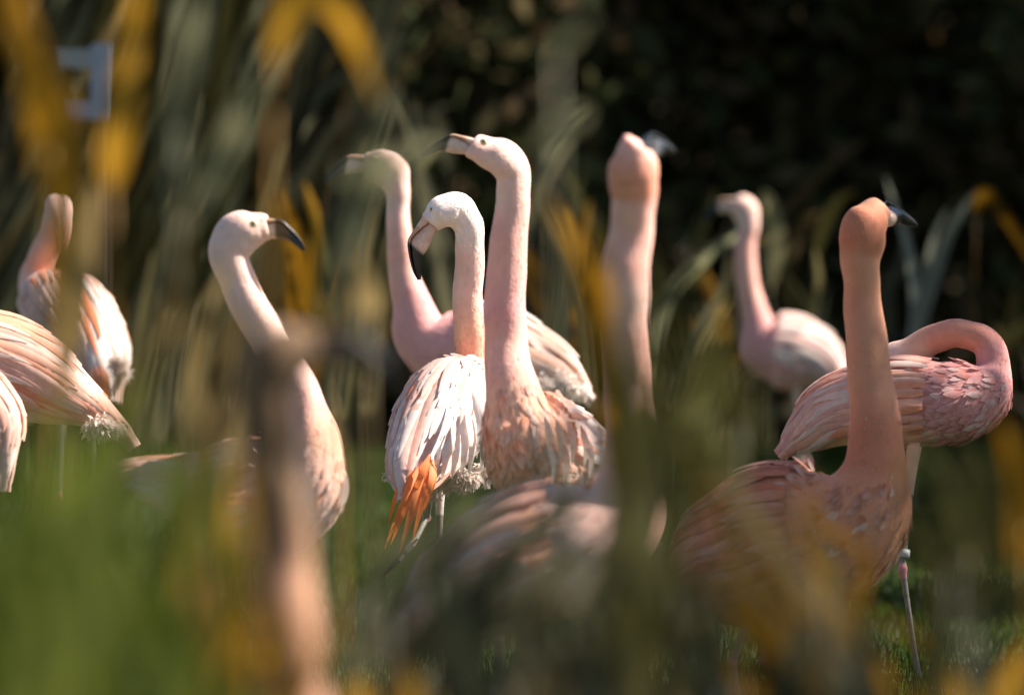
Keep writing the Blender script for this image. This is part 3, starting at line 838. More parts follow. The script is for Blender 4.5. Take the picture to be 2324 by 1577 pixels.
# ring on the leg
bv, bf = [], []
kk = kl1[2].lerp(kl1[0], .12)
ax = (kl1[0] - kl1[2]).normalized()
sx = ax.cross(Vector((0, 1, 0))).normalized(); sy = ax.cross(sx)
for i, (h, r) in enumerate([(-.009, .0115), (-.009, .0135), (.009, .0135), (.009, .0115)]):
    for k in range(14):
        t = 2 * math.pi * k / 14
        bv.append(kk + ax * h + sx * (r * math.cos(t)) + sy * (r * math.sin(t)) - kloc)
for i in range(4):
    for k in range(14):
        a = i * 14 + k; b = i * 14 + (k + 1) % 14; c = ((i + 1) % 4) * 14 + (k + 1) % 14; e = ((i + 1) % 4) * 14 + k
        bf.append((a, b, c, e))
link('leg_ring', mesh_from('leg_ring', bv, bf, [(0.7, 0.7, 0.66)] * len(bv), M_WHITE), kroot)

# tall bird on the right, bill to the right
lpath = [(1486, 1285, .12, 8, 8), (1535, 1305, .10, 56, 58), (1640, 1282, .06, 120, 148), (1770, 1240, .02, 146, 184), (1890, 1208, -.03, 130, 150),
         (1958, 1150, -.06, 98, 128), (1984, 1070, -.06, 72, 78), (1988, 990, -.05, 61, 62), (1980, 900, -.03, 54, 54), (1969, 800, -.02, 49, 49), (1960, 710, 0, 45, 45), (1955, 640, 0, 42, 42),
         (1953, 590, 0, 46, 46), (1956, 545, 0, 54, 54), (1966, 508, .01, 52, 50), (1986, 485, .02, 38, 37), (2002, 474, .03, 26, 28)]
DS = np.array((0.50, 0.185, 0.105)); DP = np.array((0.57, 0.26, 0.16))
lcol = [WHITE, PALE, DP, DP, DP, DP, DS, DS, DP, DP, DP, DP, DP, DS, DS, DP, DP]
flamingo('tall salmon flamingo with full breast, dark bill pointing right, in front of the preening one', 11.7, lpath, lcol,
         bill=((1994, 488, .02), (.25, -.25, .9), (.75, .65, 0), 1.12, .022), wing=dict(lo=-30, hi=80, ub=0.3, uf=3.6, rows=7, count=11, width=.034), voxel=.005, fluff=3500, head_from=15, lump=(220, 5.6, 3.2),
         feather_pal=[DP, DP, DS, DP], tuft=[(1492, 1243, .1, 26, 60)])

# ------------------------------------------------------------------ reeds
def make_leaf(parent, loc, base, direction, length, width, c0, c1, droop, rnd, segs=8):
    pts = []
    dv = direction.normalized()
    side = Vector((rnd.uniform(-1, 1), rnd.uniform(-1, 1), 0)) * 0.12
    for i in range(segs + 1):
        t = i / segs
        p = base + dv * (length * t) + side * (length * t * t) + Vector((0, 0, -1)) * (droop * length * t * t)
        pts.append(p - loc)
    nrm = Vector((rnd.uniform(-.6, .6), -1, rnd.uniform(-.3, .5)))
    link('leaf', ribbon_mesh('leaf', pts, width, nrm, c0, c1, M_LEAF, .25, .8, .5), parent)

def reed(name, label, group, tip, cols, nleaf, seed, bias=(0, 0, 0), length=.4, width=.028, ang=.45, lean=(0, 0), droop=.25, stem_r=.004, span=(.45, 1.0)):
    rnd = random.Random(seed)
    root = Vector((tip.x - lean[0] * tip.z, tip.y - lean[1] * tip.z, 0))
    o = bpy.data.objects.new(name, None); COL.objects.link(o); o.location = root; o.empty_display_size = .05
    tag(o, label, 'reed', group)
    def ST(t):
        return root.lerp(tip, t) + Vector((-lean[0], -lean[1], 0)) * (tip.z * .25 * (t - t * t))
    vs, fs = [], []
    cs = np.array([tuple(ST(t) - root) for t in np.linspace(0, 1, 9)])
    T, S, U = frames(cs + np.array([1e-4, 0, 0]) * np.arange(9)[:, None])
    rr = stem_r * (1 - .6 * np.linspace(0, 1, 9))
    tube_rings(vs, fs, cs, S, U, rr, rr, 6)
    link('stem', mesh_from('stem', vs, fs, [np.array(cols[0]) * .8] * len(vs), M_STEM), o)
    for k in range(nleaf):
        t = span[0] + (span[1] - span[0]) * (k + rnd.uniform(.2, .8)) / nleaf
        az = rnd.uniform(0, 2 * math.pi)
        a = ang * rnd.uniform(.5, 1.3)
        dv = Vector((math.cos(az) * math.sin(a), math.sin(az) * math.sin(a) * .6, math.cos(a))) + Vector(bias)
        c = np.array(cols[rnd.randrange(len(cols))]) * rnd.uniform(.8, 1.2)
        c1 = c * .8 + np.array(cols[rnd.randrange(len(cols))]) * .3
        make_leaf(o, root, ST(t), dv, length * rnd.uniform(.7, 1.2), width * rnd.uniform(.7, 1.25), c, c1, droop * rnd.uniform(.3, 1.4), rnd)
    return o

def reed_traced(name, label, group, d, leaves, cols, seed, stem=True):
    """a reed whose leaves run along given picture paths at its distance; the stem stands under the first one"""
    rnd = random.Random(seed)
    s = FPX / d
    first = P(leaves[0][0][0][0], leaves[0][0][0][1], d)
    root = Vector((first.x + rnd.uniform(-.02, .02), first.y, 0))
    o = bpy.data.objects.new(name, None); COL.objects.link(o); o.location = root; o.empty_display_size = .05
    tag(o, label, 'reed', group)
    top = first
    cs = np.array([tuple(root.lerp(top, t) - root) for t in np.linspace(0, 1, 7)])
    T, S, U = frames(cs + np.array([1e-4, 0, 0]) * np.arange(7)[:, None])
    rr = .005 * (1 - .4 * np.linspace(0, 1, 7))
    vs, fs = [], []
    tube_rings(vs, fs, cs, S, U, rr, rr, 6)
    link('stem', mesh_from('stem', vs, fs, [np.array(cols[0]) * .8] * len(vs), M_STEM), o)
    for (pts, wpx) in leaves:
        raw = [tuple(root.lerp(top, rnd.uniform(.8, .97)))] if len(leaves) > 1 else []
        raw += [tuple(P(x, y, d + rnd.uniform(-.06, .06))) for (x, y) in pts]
        if len(raw) < 3:
            raw = [raw[0], tuple((np.array(raw[0]) + np.array(raw[1])) / 2), raw[1]]
        a, _ = catmull(np.array(raw), 4)
        c = np.array(cols[rnd.randrange(len(cols))]) * rnd.uniform(.9, 1.15)
        nrm = Vector((rnd.uniform(-.35, .35), -1, rnd.uniform(-.2, .3)))
        link('leaf', ribbon_mesh('leaf', [Vector(q) - root for q in a], wpx * (1.15 if d < 8 else 1.0) / s, nrm, c, c * .95, M_LEAF, .25, .9, .5), o)
    return o

SAGE = [(0.15, 0.145, 0.08), (0.19, 0.18, 0.105), (0.105, 0.105, 0.06)]
TAN = [(0.23, 0.155, 0.06), (0.27, 0.19, 0.085), (0.18, 0.125, 0.05)]
OCHRE = [(0.34, 0.165, 0.012), (0.39, 0.20, 0.018), (0.27, 0.125, 0.008)]
GREEN = [(0.105, 0.125, 0.018), (0.15, 0.165, 0.03), (0.065, 0.085, 0.012)]
OLIVE = [(0.095, 0.085, 0.026), (0.12, 0.11, 0.036), (0.07, 0.065, 0.02)]
SHADE_LEAF = [(0.026, 0.030, 0.018), (0.038, 0.038, 0.023), (0.02, 0.024, 0.014)]  # self-shadow of the dense low reeds put into the leaf colour
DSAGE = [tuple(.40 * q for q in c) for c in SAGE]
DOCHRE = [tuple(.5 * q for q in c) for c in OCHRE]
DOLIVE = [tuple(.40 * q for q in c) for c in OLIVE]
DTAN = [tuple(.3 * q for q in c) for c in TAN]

# --- behind the birds, left: leaning grey-green and tan stalks
rr = random.Random(3)
for i in range(29):
    x = rr.uniform(-80, 700); d = rr.uniform(18.5, 24.0)
    y = rr.uniform(-60, 330) if x < 640 else rr.uniform(150, 420)
    pal, lab = [(SAGE, 'grey-green reed leaning right behind the flamingos on the left'), (SAGE, 'grey-green reed leaning right behind the flamingos on the left'),
                (TAN, 'dry tan reed leaning right behind the flamingos on the left'), (OLIVE, 'olive reed leaning right behind the flamingos on the left')][rr.randrange(4)]
    reed('reed', lab, 'reeds behind the birds on the left', P(x + 120, y, d), [tuple((.25 if i % 3 == 0 else .45 if i % 3 == 1 else .8) * q for q in c) for c in pal], 7, 100 + i, bias=(.38, 0, 0), length=.75, width=.062, ang=.2, lean=(.18, 0), droop=.12, stem_r=.007, span=(.25, 1.0))
# --- behind, right of the middle: sparse
for i, (x, y, d, pal) in enumerate([(1560, 560, 19, OLIVE), (1640, 640, 20, OCHRE), (1850, 560, 19.5, OLIVE), (1780, 470, 21, TAN), (2030, 620, 19, SAGE), (2290, 700, 20, OLIVE), (1300, 560, 19, OCHRE),
                                    (1350, 480, 20, OLIVE), (1240, 500, 19.5, OCHRE), (1560, 760, 18.5, OLIVE), (1650, 800, 18.6, OCHRE), (820, 520, 18, TAN), (780, 640, 17.5, OLIVE), (1020, 330, 19, SAGE), (940, 240, 19.5, SAGE)]):
    lab = {id(OLIVE): 'short olive reed standing behind the middle of the flock', id(OCHRE): 'orange-brown withered reed behind the middle of the flock', id(TAN): 'dry tan reed behind the middle of the flock',
           id(SAGE): 'grey-green reed behind the middle of the flock'}[id(pal)]
    reed('reed', lab, 'reeds behind the middle of the flock', P(x, y, d + 2.5), [tuple(.5 * q for q in c) for c in pal], 5, 300 + i, length=.5, width=.05, ang=.5, droop=.4, stem_r=.006, span=(.3, 1.0))
# bent leaves forming two Vs
reed_traced('reed', 'grey-green reed with leaves bent into a V beside the far flamingo', 'bent reeds', 20.0,
            [([(1480, 800), (1500, 690), (1600, 580), (1715, 490)], 34), ([(1480, 800), (1530, 660), (1640, 560), (1700, 520)], 28)], [tuple(1.5 * q for q in c) for c in SAGE], 41)
reed_traced('reed', 'pale grey reed with leaves bent into a V right of the dark-billed flamingo', 'bent reeds', 19.5,
            [([(2070, 800), (2080, 690), (2060, 560), (2010, 400)], 34), ([(2070, 800), (2110, 660), (2160, 520), (2215, 430)], 36), ([(2070, 800), (2100, 640), (2120, 540), (2150, 470)], 24)], [(0.27, 0.28, 0.22), (0.24, 0.25, 0.19)], 42)
reed_traced('reed', 'pale yellow reed tip behind the head of the far flamingo', 'bent reeds', 22.0,
            [([(1750, 640), (1760, 540), (1750, 470), (1730, 430)], 46)], [(0.40, 0.34, 0.16)], 44)
reed_traced('reed', 'orange-brown reed bent down at the tip above the preening flamingo', 'bent reeds', 20.5,
            [([(2215, 480), (2240, 440), (2300, 520), (2370, 640)], 34)], [tuple(.35 * q for q in c) for c in OCHRE], 43)

CREAM = [(0.23, 0.20, 0.11), (0.18, 0.165, 0.095), (0.26, 0.21, 0.09)]
for k, pts in enumerate([[(760, 900), (800, 640), (840, 420), (900, 220)], [(820, 900), (850, 640), (930, 430), (1010, 300)], [(740, 900), (740, 700), (780, 540), (830, 430)], [(1000, 700), (960, 480), (930, 320), (880, 210)],
                         [(1230, 900), (1260, 700), (1290, 520), (1330, 380)], [(1330, 900), (1320, 720), (1270, 560), (1220, 440)], [(1180, 500), (1230, 380), (1290, 290), (1340, 240)],
                         [(420, 900), (470, 600), (540, 330), (640, 60)], [(300, 900), (360, 560), (440, 280), (520, 40)], [(200, 900), (260, 560), (330, 300), (400, 90)], [(520, 900), (560, 620), (640, 360), (720, 160)],
                         [(60, 900), (90, 600), (120, 380), (180, 200)], [(350, 980), (380, 760), (420, 560), (470, 400)], [(1520, 900), (1580, 760), (1640, 660), (1660, 560)], [(1600, 1000), (1640, 860), (1620, 760), (1580, 680)],
                         [(1850, 900), (1840, 760), (1860, 640), (1850, 560)]]):
    reed_traced('reed', 'cream-coloured dry reed blade catching the sun behind the flock', 'sunlit dry reeds behind the flock', 19.5 + (k * 7 % 5) * .8,
                [(pts, 26), ([(x + 22, y + 12) for (x, y) in pts[:3]], 20)], CREAM, 900 + k)
# --- in front: very near, out of focus
FG = 'reeds in front of the flock'
def fg(i, label, d, leaves, pal):
    reed_traced('reed', label, FG, d * 1.38, leaves, pal, 500 + i)
fg(0, 'ochre reed blade rising high in front of the white bracket', 4.6, [([(110, 330), (70, 150), (20, 20), (-30, -60)], 75), ([(150, 330), (120, 200), (60, 60), (40, -50)], 60)], OCHRE)
fg(1, 'ochre reed blade standing upright right of the white bracket', 4.6, [([(250, 420), (275, 250), (300, 80), (320, -60)], 60)], OCHRE)
fg(2, 'tan-yellow reed tip standing above the flamingo seen from behind', 5.2, [([(150, 620), (140, 450), (120, 330), (95, 270)], 46), ([(190, 640), (200, 500), (215, 420)], 46)], TAN)
fg(3, 'broad ochre reed leaf arching over at the top of the reeds', 4.6, [([(620, 140), (680, 0), (760, 20), (820, 120), (855, 230)], 60)], OCHRE)
fg(4, 'pale sage reed leaf arching over at the top of the reeds', 4.6, [([(400, 300), (430, 120), (450, 20), (470, -40)], 60), ([(520, 330), (580, 180), (640, 90)], 55)], SAGE)
fg(5, 'pale sage reed leaves crossing the bill of the rose-pink flamingo', 4.7, [([(770, 640), (800, 480), (860, 300), (890, 190)], 60), ([(770, 640), (840, 430), (930, 345), (1000, 325)], 60), ([(770, 640), (790, 500), (770, 360)], 40)], SAGE)
reed_traced('reed', 'ochre withered reed standing behind the bill of the curved-neck flamingo', 'reeds behind the middle of the flock', 19.0,
            [([(700, 900), (700, 700), (670, 520), (630, 420)], 44), ([(700, 900), (720, 640), (715, 500), (690, 410)], 44), ([(700, 900), (660, 660), (640, 520), (610, 440)], 34), ([(700, 900), (760, 720), (790, 600), (800, 540)], 40)], OCHRE, 506)
fg(6, 'ochre reed leaf standing right of the curved-neck flamingo', 5.4, [([(775, 860), (750, 780), (720, 700), (700, 660)], 44)], OCHRE)
fg(7, 'tan reed leaf drooping beside the curved-neck flamingo', 5.0, [([(840, 720), (825, 640), (790, 560)], 56)], TAN)
fg(25, 'dim sage reed tip at the top of the dark background', 4.2, [([(1260, 120), (1310, 60), (1340, 20)], 34)], SAGE)
fg(8, 'olive reed bundle upright in front of the upturned flamingo', 4.6, [([(1430, 1700), (1420, 1300), (1405, 1000), (1385, 700)], 60), ([(1450, 1700), (1455, 1200), (1460, 900), (1470, 690)], 60), ([(1400, 1700), (1400, 1300), (1430, 1000), (1440, 760)], 45)], OLIVE)
fg(9, 'ochre reed leaf left of the upturned flamingo', 5.0, [([(1390, 900), (1350, 700), (1300, 560), (1240, 440)], 54), ([(1380, 800), (1370, 620), (1360, 540)], 40)], OCHRE)
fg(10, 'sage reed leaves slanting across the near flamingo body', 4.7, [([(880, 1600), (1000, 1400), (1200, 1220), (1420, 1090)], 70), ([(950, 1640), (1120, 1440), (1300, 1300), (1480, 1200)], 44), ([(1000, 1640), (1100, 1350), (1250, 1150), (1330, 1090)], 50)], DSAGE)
fg(11, 'shade-coloured grey-green reed leaves low in front of the near flamingo', 4.4, [([(1300, 1800), (1320, 1500), (1380, 1320)], 90), ([(1250, 1800), (1250, 1550), (1220, 1400)], 90), ([(1350, 1800), (1400, 1550), (1450, 1400)], 90), ([(1150, 1800), (1130, 1600), (1060, 1450)], 80)], SHADE_LEAF)
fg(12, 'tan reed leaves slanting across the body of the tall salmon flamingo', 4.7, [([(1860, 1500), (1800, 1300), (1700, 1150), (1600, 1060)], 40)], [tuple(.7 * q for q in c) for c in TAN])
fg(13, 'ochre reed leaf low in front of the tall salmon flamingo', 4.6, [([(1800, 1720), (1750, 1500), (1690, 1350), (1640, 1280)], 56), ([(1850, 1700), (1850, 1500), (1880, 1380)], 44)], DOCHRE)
fg(14, 'shade-coloured reed leaves low between the two right-hand flamingos', 4.4, [([(1950, 1750), (1960, 1550), (1990, 1400)], 80), ([(1640, 1750), (1620, 1600), (1580, 1450)], 80), ([(1850, 1750), (1800, 1550), (1830, 1400)], 70)], SHADE_LEAF)
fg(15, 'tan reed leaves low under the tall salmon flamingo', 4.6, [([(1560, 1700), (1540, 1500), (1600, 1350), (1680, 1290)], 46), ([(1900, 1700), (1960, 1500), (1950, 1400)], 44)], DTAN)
fg(16, 'ochre reed leaf at the far right edge below the preening flamingo', 4.6, [([(2330, 1200), (2310, 1050), (2270, 950)], 70), ([(2200, 1700), (2170, 1560), (2110, 1490)], 60)], OCHRE)
fg(17, 'olive reed leaves below the preening flamingo', 4.8, [([(2200, 1250), (2150, 1100), (2060, 980)], 46), ([(2300, 1300), (2240, 1120), (2210, 1000)], 46), ([(2080, 1250), (2050, 1100), (2070, 1010)], 40)], OLIVE)
fg(18, 'ochre reed leaf upright beside the sitting flamingo neck', 4.9, [([(530, 1650), (525, 1450), (505, 1250), (520, 1080)], 40), ([(500, 1650), (500, 1450), (490, 1300)], 54)], [tuple(.7 * q for q in c) for c in OCHRE])
fg(19, 'olive reed leaves over the sitting flamingo neck', 4.9, [([(640, 1300), (645, 1150), (640, 1000), (655, 880)], 20)], OLIVE)
fg(20, 'ochre reed leaf low near the middle of the grass', 4.4, [([(850, 1750), (830, 1620), (800, 1540)], 80), ([(900, 1750), (930, 1600), (900, 1500)], 70)], OCHRE)
fg(21, 'tan reed leaf low under the near flamingo', 4.4, [([(1180, 1750), (1200, 1600), (1240, 1500)], 80), ([(980, 1750), (1000, 1580), (1020, 1520)], 70)], TAN)
fg(22, 'tan reed leaves rising left of the curved-neck flamingo', 5.4, [([(420, 1200), (430, 950), (470, 720), (520, 600)], 40), ([(480, 1200), (470, 1000), (440, 800)], 40), ([(520, 1100), (540, 950), (545, 820)], 38)], TAN)
fg(23, 'dim sage reed tip high in the dark background', 4.2, [([(1230, 330), (1290, 280), (1330, 250)], 40)], SAGE)
fg(24, 'sage reed leaf low at the right lawn', 4.5, [([(2200, 1420), (2250, 1370), (2300, 1360)], 22)], DSAGE)
# more loose leaves of the front reed bed, in clumps
def clump(label, n, box_, d, slope, length, wpx, pal, seed, jitter=.25):
    """n reeds of three leaves each whose leaves cross the given stretch of the view; slope = rightward run per unit of rise"""
    rnd = random.Random(seed)
    x0, x1, y0, y1 = box_
    for i in range(n):
        dd = d * rnd.uniform(.92, 1.1)
        bx_, by_ = rnd.uniform(x0, x1), rnd.uniform(y0, y1)
        lv = []
        for k in range(3):
            sl = slope + rnd.gauss(0, jitter); ln = length * rnd.uniform(.6, 1.2)
            cx, cy = bx_ + rnd.gauss(0, 45), by_ + rnd.gauss(0, 70)
            nrm = math.hypot(sl, 1)
            ux, uy = sl / nrm, -1 / nrm
            bow = rnd.uniform(-.12, .12) * ln
            lv.append(([(cx - ux * ln / 2, cy - uy * ln / 2), (cx + uy * bow, cy - ux * bow), (cx + ux * ln / 2, cy + uy * ln / 2)], wpx * rnd.uniform(.6, 1.25)))
        reed_traced('reed', label, FG, dd, lv, pal, seed * 50 + i)
clump('olive reed stalk crowded in front of the upturned flamingo neck', 9, (1365, 1480, 850, 1400), 6.0, .03, 580, 32, [tuple(.75 * q for q in c) for c in OLIVE], 21, .07)
clump('sage reed leaning across the near flamingo body', 8, (960, 1380, 1130, 1420), 6.2, 1.0, 460, 24, [tuple(.6 * q for q in c) for c in SAGE], 22, .2)
clump('shade-coloured reed low in front of the near flamingo', 6, (1050, 1560, 1400, 1600), 6.2, .1, 320, 46, SHADE_LEAF, 23, .35)
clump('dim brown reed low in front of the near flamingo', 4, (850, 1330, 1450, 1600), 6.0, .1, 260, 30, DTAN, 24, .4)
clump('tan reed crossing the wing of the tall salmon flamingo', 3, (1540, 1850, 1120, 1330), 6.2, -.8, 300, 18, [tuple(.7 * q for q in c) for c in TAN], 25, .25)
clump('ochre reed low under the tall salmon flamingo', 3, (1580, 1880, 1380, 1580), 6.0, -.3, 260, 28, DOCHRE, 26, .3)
clump('shade-coloured reed low under the tall salmon flamingo', 5, (1600, 2030, 1440, 1650), 6.2, 0, 320, 44, SHADE_LEAF, 27, .35)
clump('olive reed crossing below the preening flamingo', 4, (2080, 2340, 1060, 1320), 6.0, -.3, 280, 24, DOLIVE, 28, .3)
clump('ochre reed left of the sitting flamingo neck', 3, (460, 530, 1180, 1550), 5.8, .0, 340, 22, [tuple(.7 * q for q in c) for c in OCHRE], 30, .15)
clump('dim brown reed low left of the sitting flamingo neck', 4, (300, 560, 1380, 1600), 6.0, .1, 280, 30, DTAN, 31, .3)
clump('olive-green reed across the back of the curved-neck flamingo', 3, (260, 480, 1000, 1350), 6.0, .2, 380, 22, [(0.12, 0.14, 0.05), (0.10, 0.12, 0.04), (0.14, 0.13, 0.06)], 32, .3)
clump('tan reed left of the curved-neck flamingo neck', 3, (380, 500, 650, 900), 6.4, .25, 380, 18, [tuple(.7 * q for q in c) for c in TAN], 33, .15)
clump('olive reed standing between the upturned and the far flamingo', 4, (1510, 1690, 760, 920), 6.4, .3, 280, 22, OLIVE, 34, .5)
clump('golden reed blade slanting low across the right-hand flamingos', 4, (1560, 2060, 1250, 1520), 6.6, -.7, 380, 22, [tuple(.75 * q for q in c) for c in OCHRE], 35, .35)
clump('pale grass blade curving low in front of the near flamingo', 4, (900, 1400, 1180, 1480), 6.8, 1.1, 420, 14, [(0.16, 0.15, 0.08), (0.19, 0.17, 0.09)], 36, .25)
clump('golden reed blade low in front of the sitting flamingo', 3, (560, 720, 1280, 1580), 5.6, .05, 300, 22, [tuple(.6 * q for q in c) for c in OCHRE], 37, .15)
# green sedge, lower left
for i in range(64):
    x = rr.uniform(-160, 470); y = 1190 + abs(x - 190) * .3 + rr.uniform(-110, 420); d = rr.uniform(4.2, 6.2)
    reed('sedge', 'lush green sedge stalk low in front of the flamingos on the left', 'green sedge stalks in front', P(x, y, d), GREEN, 6, 700 + i, length=.18, width=.026, ang=.35, droop=.3, span=(.4, 1.0))

# ------------------------------------------------------------------ white bracket on a post
def box(vs, fs, c, h):
    b = len(vs)
    for dx in (-1, 1):
        for dy in (-1, 1):
            for dz in (-1, 1):
                vs.append(Vector((c[0] + dx * h[0], c[1] + dy * h[1], c[2] + dz * h[2])))
    fs += [(b, b + 1, b + 3, b + 2), (b + 4, b + 6, b + 7, b + 5), (b, b + 4, b + 5, b + 1), (b + 2, b + 3, b + 7, b + 6), (b, b + 2, b + 6, b + 4), (b + 1, b + 5, b + 7, b + 3)]
bd = 17.6
q = P(230, 185, bd); s = FPX / bd
rt = bpy.data.objects.new('marker_post', None); COL.objects.link(rt); rt.location = (q.x, q.y, 0)
tag(rt, 'small white bracket-shaped marker on a post among the reeds', 'marker')
def bar(name, x0, x1, y0, y1, col, dy=0.0, th=.012):
    a = P(x0, y0, bd); b = P(x1, y1, bd)
    vs, fs = [], []
    box(vs, fs, ((a.x + b.x) / 2 - q.x, dy, (a.z + b.z) / 2), (abs(b.x - a.x) / 2, th, abs(a.z - b.z) / 2))
    link(name, mesh_from(name, vs, fs, [col] * len(vs), M_WHITE, False), rt)
bar('upright_bar', 207, 255, 100, 272, (0.30, 0.31, 0.38))
bar('cross_bar', 128, 206.5, 112, 156, (0.31, 0.29, 0.29))
bar('cross_bar', 138, 206.5, 232, 271, (0.26, 0.26, 0.36))
vs, fs = [], []
box(vs, fs, (0, .03, q.z / 2), (.018, .017, q.z / 2)); link('post', mesh_from('post', vs, fs, [(0.09, 0.06, 0.04)] * 8, M_BARK, False), rt)

# ------------------------------------------------------------------ dark shrubs and trees behind
def shrub(label, x, y, w, h, seed, n=9000, cols=((0.085, 0.085, 0.034), (0.11, 0.085, 0.04), (0.12, 0.08, 0.042), (0.065, 0.08, 0.034))):
    g = np.random.default_rng(seed)
    o = bpy.data.objects.new('shrub', None); COL.objects.link(o); o.location = (x, y, 0)
    tag(o, label, 'shrub', 'dark shrubs at the back')
    vs, fs = [], []
    cs = np.array([(0.05 * math.sin(t * 4 + seed), 0, h * .7 * t) for t in np.linspace(0, 1, 6)])
    T, S, U = frames(cs + np.array([1e-3, 0, 0]) * np.arange(6)[:, None])
    tube_rings(vs, fs, cs, S, U, .12 * (1 - .7 * np.linspace(0, 1, 6)), .12 * (1 - .7 * np.linspace(0, 1, 6)), 8)
    for k in range(5):
        a = g.uniform(0, 6.28); z = g.uniform(.2, .6) * h
        e = np.array((math.cos(a) * w * .35, math.sin(a) * w * .3, z + h * .2))
        st = np.array((0, 0, z * .8))
        cs = np.array([st + (e - st) * t for t in np.linspace(0, 1, 4)])
        T, S, U = frames(cs); tube_rings(vs, fs, cs, S, U, .05 * (1 - .7 * np.linspace(0, 1, 4)), .05 * (1 - .7 * np.linspace(0, 1, 4)), 6)
    link('trunk', mesh_from('trunk', vs, fs, [(0.05, 0.04, 0.03)] * len(vs), M_BARK), o)
    # crown of leaf clumps
    nc = 26
    cc = g.normal(0, 1, (nc, 3)); cc /= np.linalg.norm(cc, axis=1)[:, None]
    cc *= g.uniform(.25, 1, (nc, 1)) ** .5
    cc = cc * np.array((w * .45, w * .35, h * .46)) + np.array((0, 0, h * .52))
    pick = g.integers(0, nc, n)
    p = cc[pick] + g.normal(0, 1, (n, 3)) * np.array((w * .11, w * .11, h * .09))
    p[:, 2] = np.maximum(p[:, 2], .03)
    dr = g.normal(0, 1, (n, 3)); dr /= np.linalg.norm(dr, axis=1)[:, None]
    sd = np.cross(dr, g.normal(0, 1, (n, 3))); sd /= np.linalg.norm(sd, axis=1)[:, None]
    ln = g.uniform(.06, .13, (n, 1))
    v = np.stack([p - dr * ln, p + sd * ln * .45, p + dr * ln, p - sd * ln * .45], 1).reshape(-1, 3)
    c = np.asarray(cols)[g.integers(0, len(cols), n)] * g.uniform(.6, 1.5, (n, 1))
    link('crown', mesh_from('crown', v, [tuple(range(i * 4, i * 4 + 4)) for i in range(n)], np.repeat(c, 4, axis=0), M_HEDGE, False), o)

bv, bf = [], []
bx = [-40 + 4 * i for i in range(21)]
prof = [(30.5, -.05), (31.5, 1.2), (33, 3.2), (35, 4.6), (38, 5.4), (60, 5.6)]
for (yy, zz) in prof:
    for k, xx in enumerate(bx):
        bv.append((xx, yy + .4 * math.sin(xx * .7), zz * (1 + .08 * math.sin(xx * .9 + yy))))
for j in range(len(prof) - 1):
    for k in range(len(bx) - 1):
        q0 = j * len(bx) + k
        bf.append((q0, q0 + 1, q0 + 1 + len(bx), q0 + len(bx)))
bank = link('earth_bank', mesh_from('earth_bank', bv, bf, [(0.06, 0.045, 0.028)] * len(bv), M_BARK)); bank['kind'] = 'structure'
sx = random.Random(9)
for i in range(11):
    shrub('tall dark evergreen shrub in the shaded row behind the lawn', -9 + i * 1.75 + sx.uniform(-.2, .2), 27 + sx.uniform(-.8, .8), 2.9, 4.6 + sx.uniform(-.4, .8), 40 + i)
for i in range(9):
    shrub('tall dark evergreen shrub in the shaded row behind the lawn', -9.5 + i * 2.3 + sx.uniform(-.2, .2), 29.5 + sx.uniform(-.5, .5), 3.4, 6.0, 70 + i)

# a few unseen shrubs added right of the view to shade the grass there
for i, (x, y, h) in enumerate([(3.5, 13.2, 2.1), (3.4, 15.4, 2.3), (3.6, 17.6, 2.4), (3.9, 20.0, 2.6)]):
    shrub('unseen low shrub added to shade the right side of the lawn', x, y, 2.0, h, 200 + i, 3000)

for i, (x, y, h) in enumerate([(4.7, 19.5, 4.2), (4.9, 21.8, 4.6), (5.0, 24.2, 4.8), (5.2, 26.6, 5.0)]):  # more unseen shrubs, added to darken the far right lawn
    shrub('unseen tall shrub added to shade the far right of the lawn', x, y, 2.6, h, 230 + i, 4500)
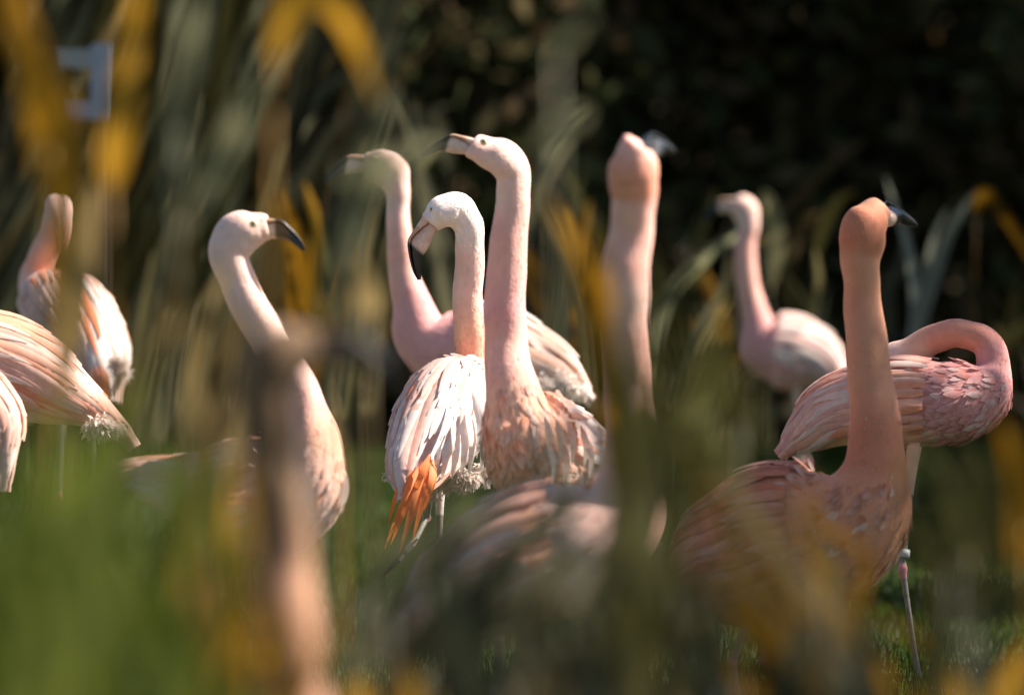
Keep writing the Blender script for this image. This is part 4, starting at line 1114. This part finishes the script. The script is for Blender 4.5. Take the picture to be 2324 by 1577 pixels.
# a thin-leaved tree to the right of the lawn whose twigs dapple the right-hand birds
def tree(label, x, y, h, clumps, seed):
    g = np.random.default_rng(seed)
    o = bpy.data.objects.new('tree', None); COL.objects.link(o); o.location = (x, y, 0)
    tag(o, label, 'tree')
    vs, fs = [], []
    ts = np.linspace(0, 1, 8)
    cs = np.stack([.12 * np.sin(ts * 3), .06 * np.sin(ts * 5), h * ts], 1)
    T, S, U = frames(cs); tube_rings(vs, fs, cs, S, U, .11 * (1 - .75 * ts), .11 * (1 - .75 * ts), 10)
    lv, lf, lc = [], [], []
    for (cx, cy, cz, r, n) in clumps:
        e = np.array((cx - x, cy - y, cz)); st = np.array((.05, 0, min(h * .9, cz * .75)))
        cs = np.array([st + (e - st) * t + np.array((0, 0, .15 * math.sin(t * 3.1))) for t in np.linspace(0, 1, 5)])
        T, S, U = frames(cs); tube_rings(vs, fs, cs, S, U, .04 * (1 - .8 * np.linspace(0, 1, 5)), .04 * (1 - .8 * np.linspace(0, 1, 5)), 7)
        for k in range(n):
            p = e + g.normal(0, .5, 3) * r
            dr = g.normal(0, 1, 3); dr /= np.linalg.norm(dr); sdv = np.cross(dr, g.normal(0, 1, 3)); sdv /= np.linalg.norm(sdv)
            ln = g.uniform(.05, .10); b = len(lv)
            lv += [p - dr * ln, p + sdv * ln * .5, p + dr * ln, p - sdv * ln * .5]; lf.append((b, b + 1, b + 2, b + 3))
            lc += [np.array((.06, .09, .025)) * g.uniform(.7, 1.3)] * 4
    link('trunk', mesh_from('trunk', vs, fs, [(0.07, 0.055, 0.04)] * len(vs), M_BARK), o)
    link('crown', mesh_from('crown', lv, lf, lc, M_HEDGE, False), o)
def along(x, y, z, t):
    return (x + to_sun.x * t, y + to_sun.y * t, z + to_sun.z * t)
tree('thin-leaved young tree at the right edge of the lawn', 6.4, 13.6, 6.6,
     [along(.78, 11.7, .62, 7.4) + (.42, 130), along(1.05, 12.4, .55, 7.2) + (.42, 110), along(.74, 11.7, 1.0, 7.0) + (.16, 16), along(.55, 11.7, .45, 7.6) + (.4, 90), along(1.3, 12.2, .2, 7.4) + (.6, 140)], 77)
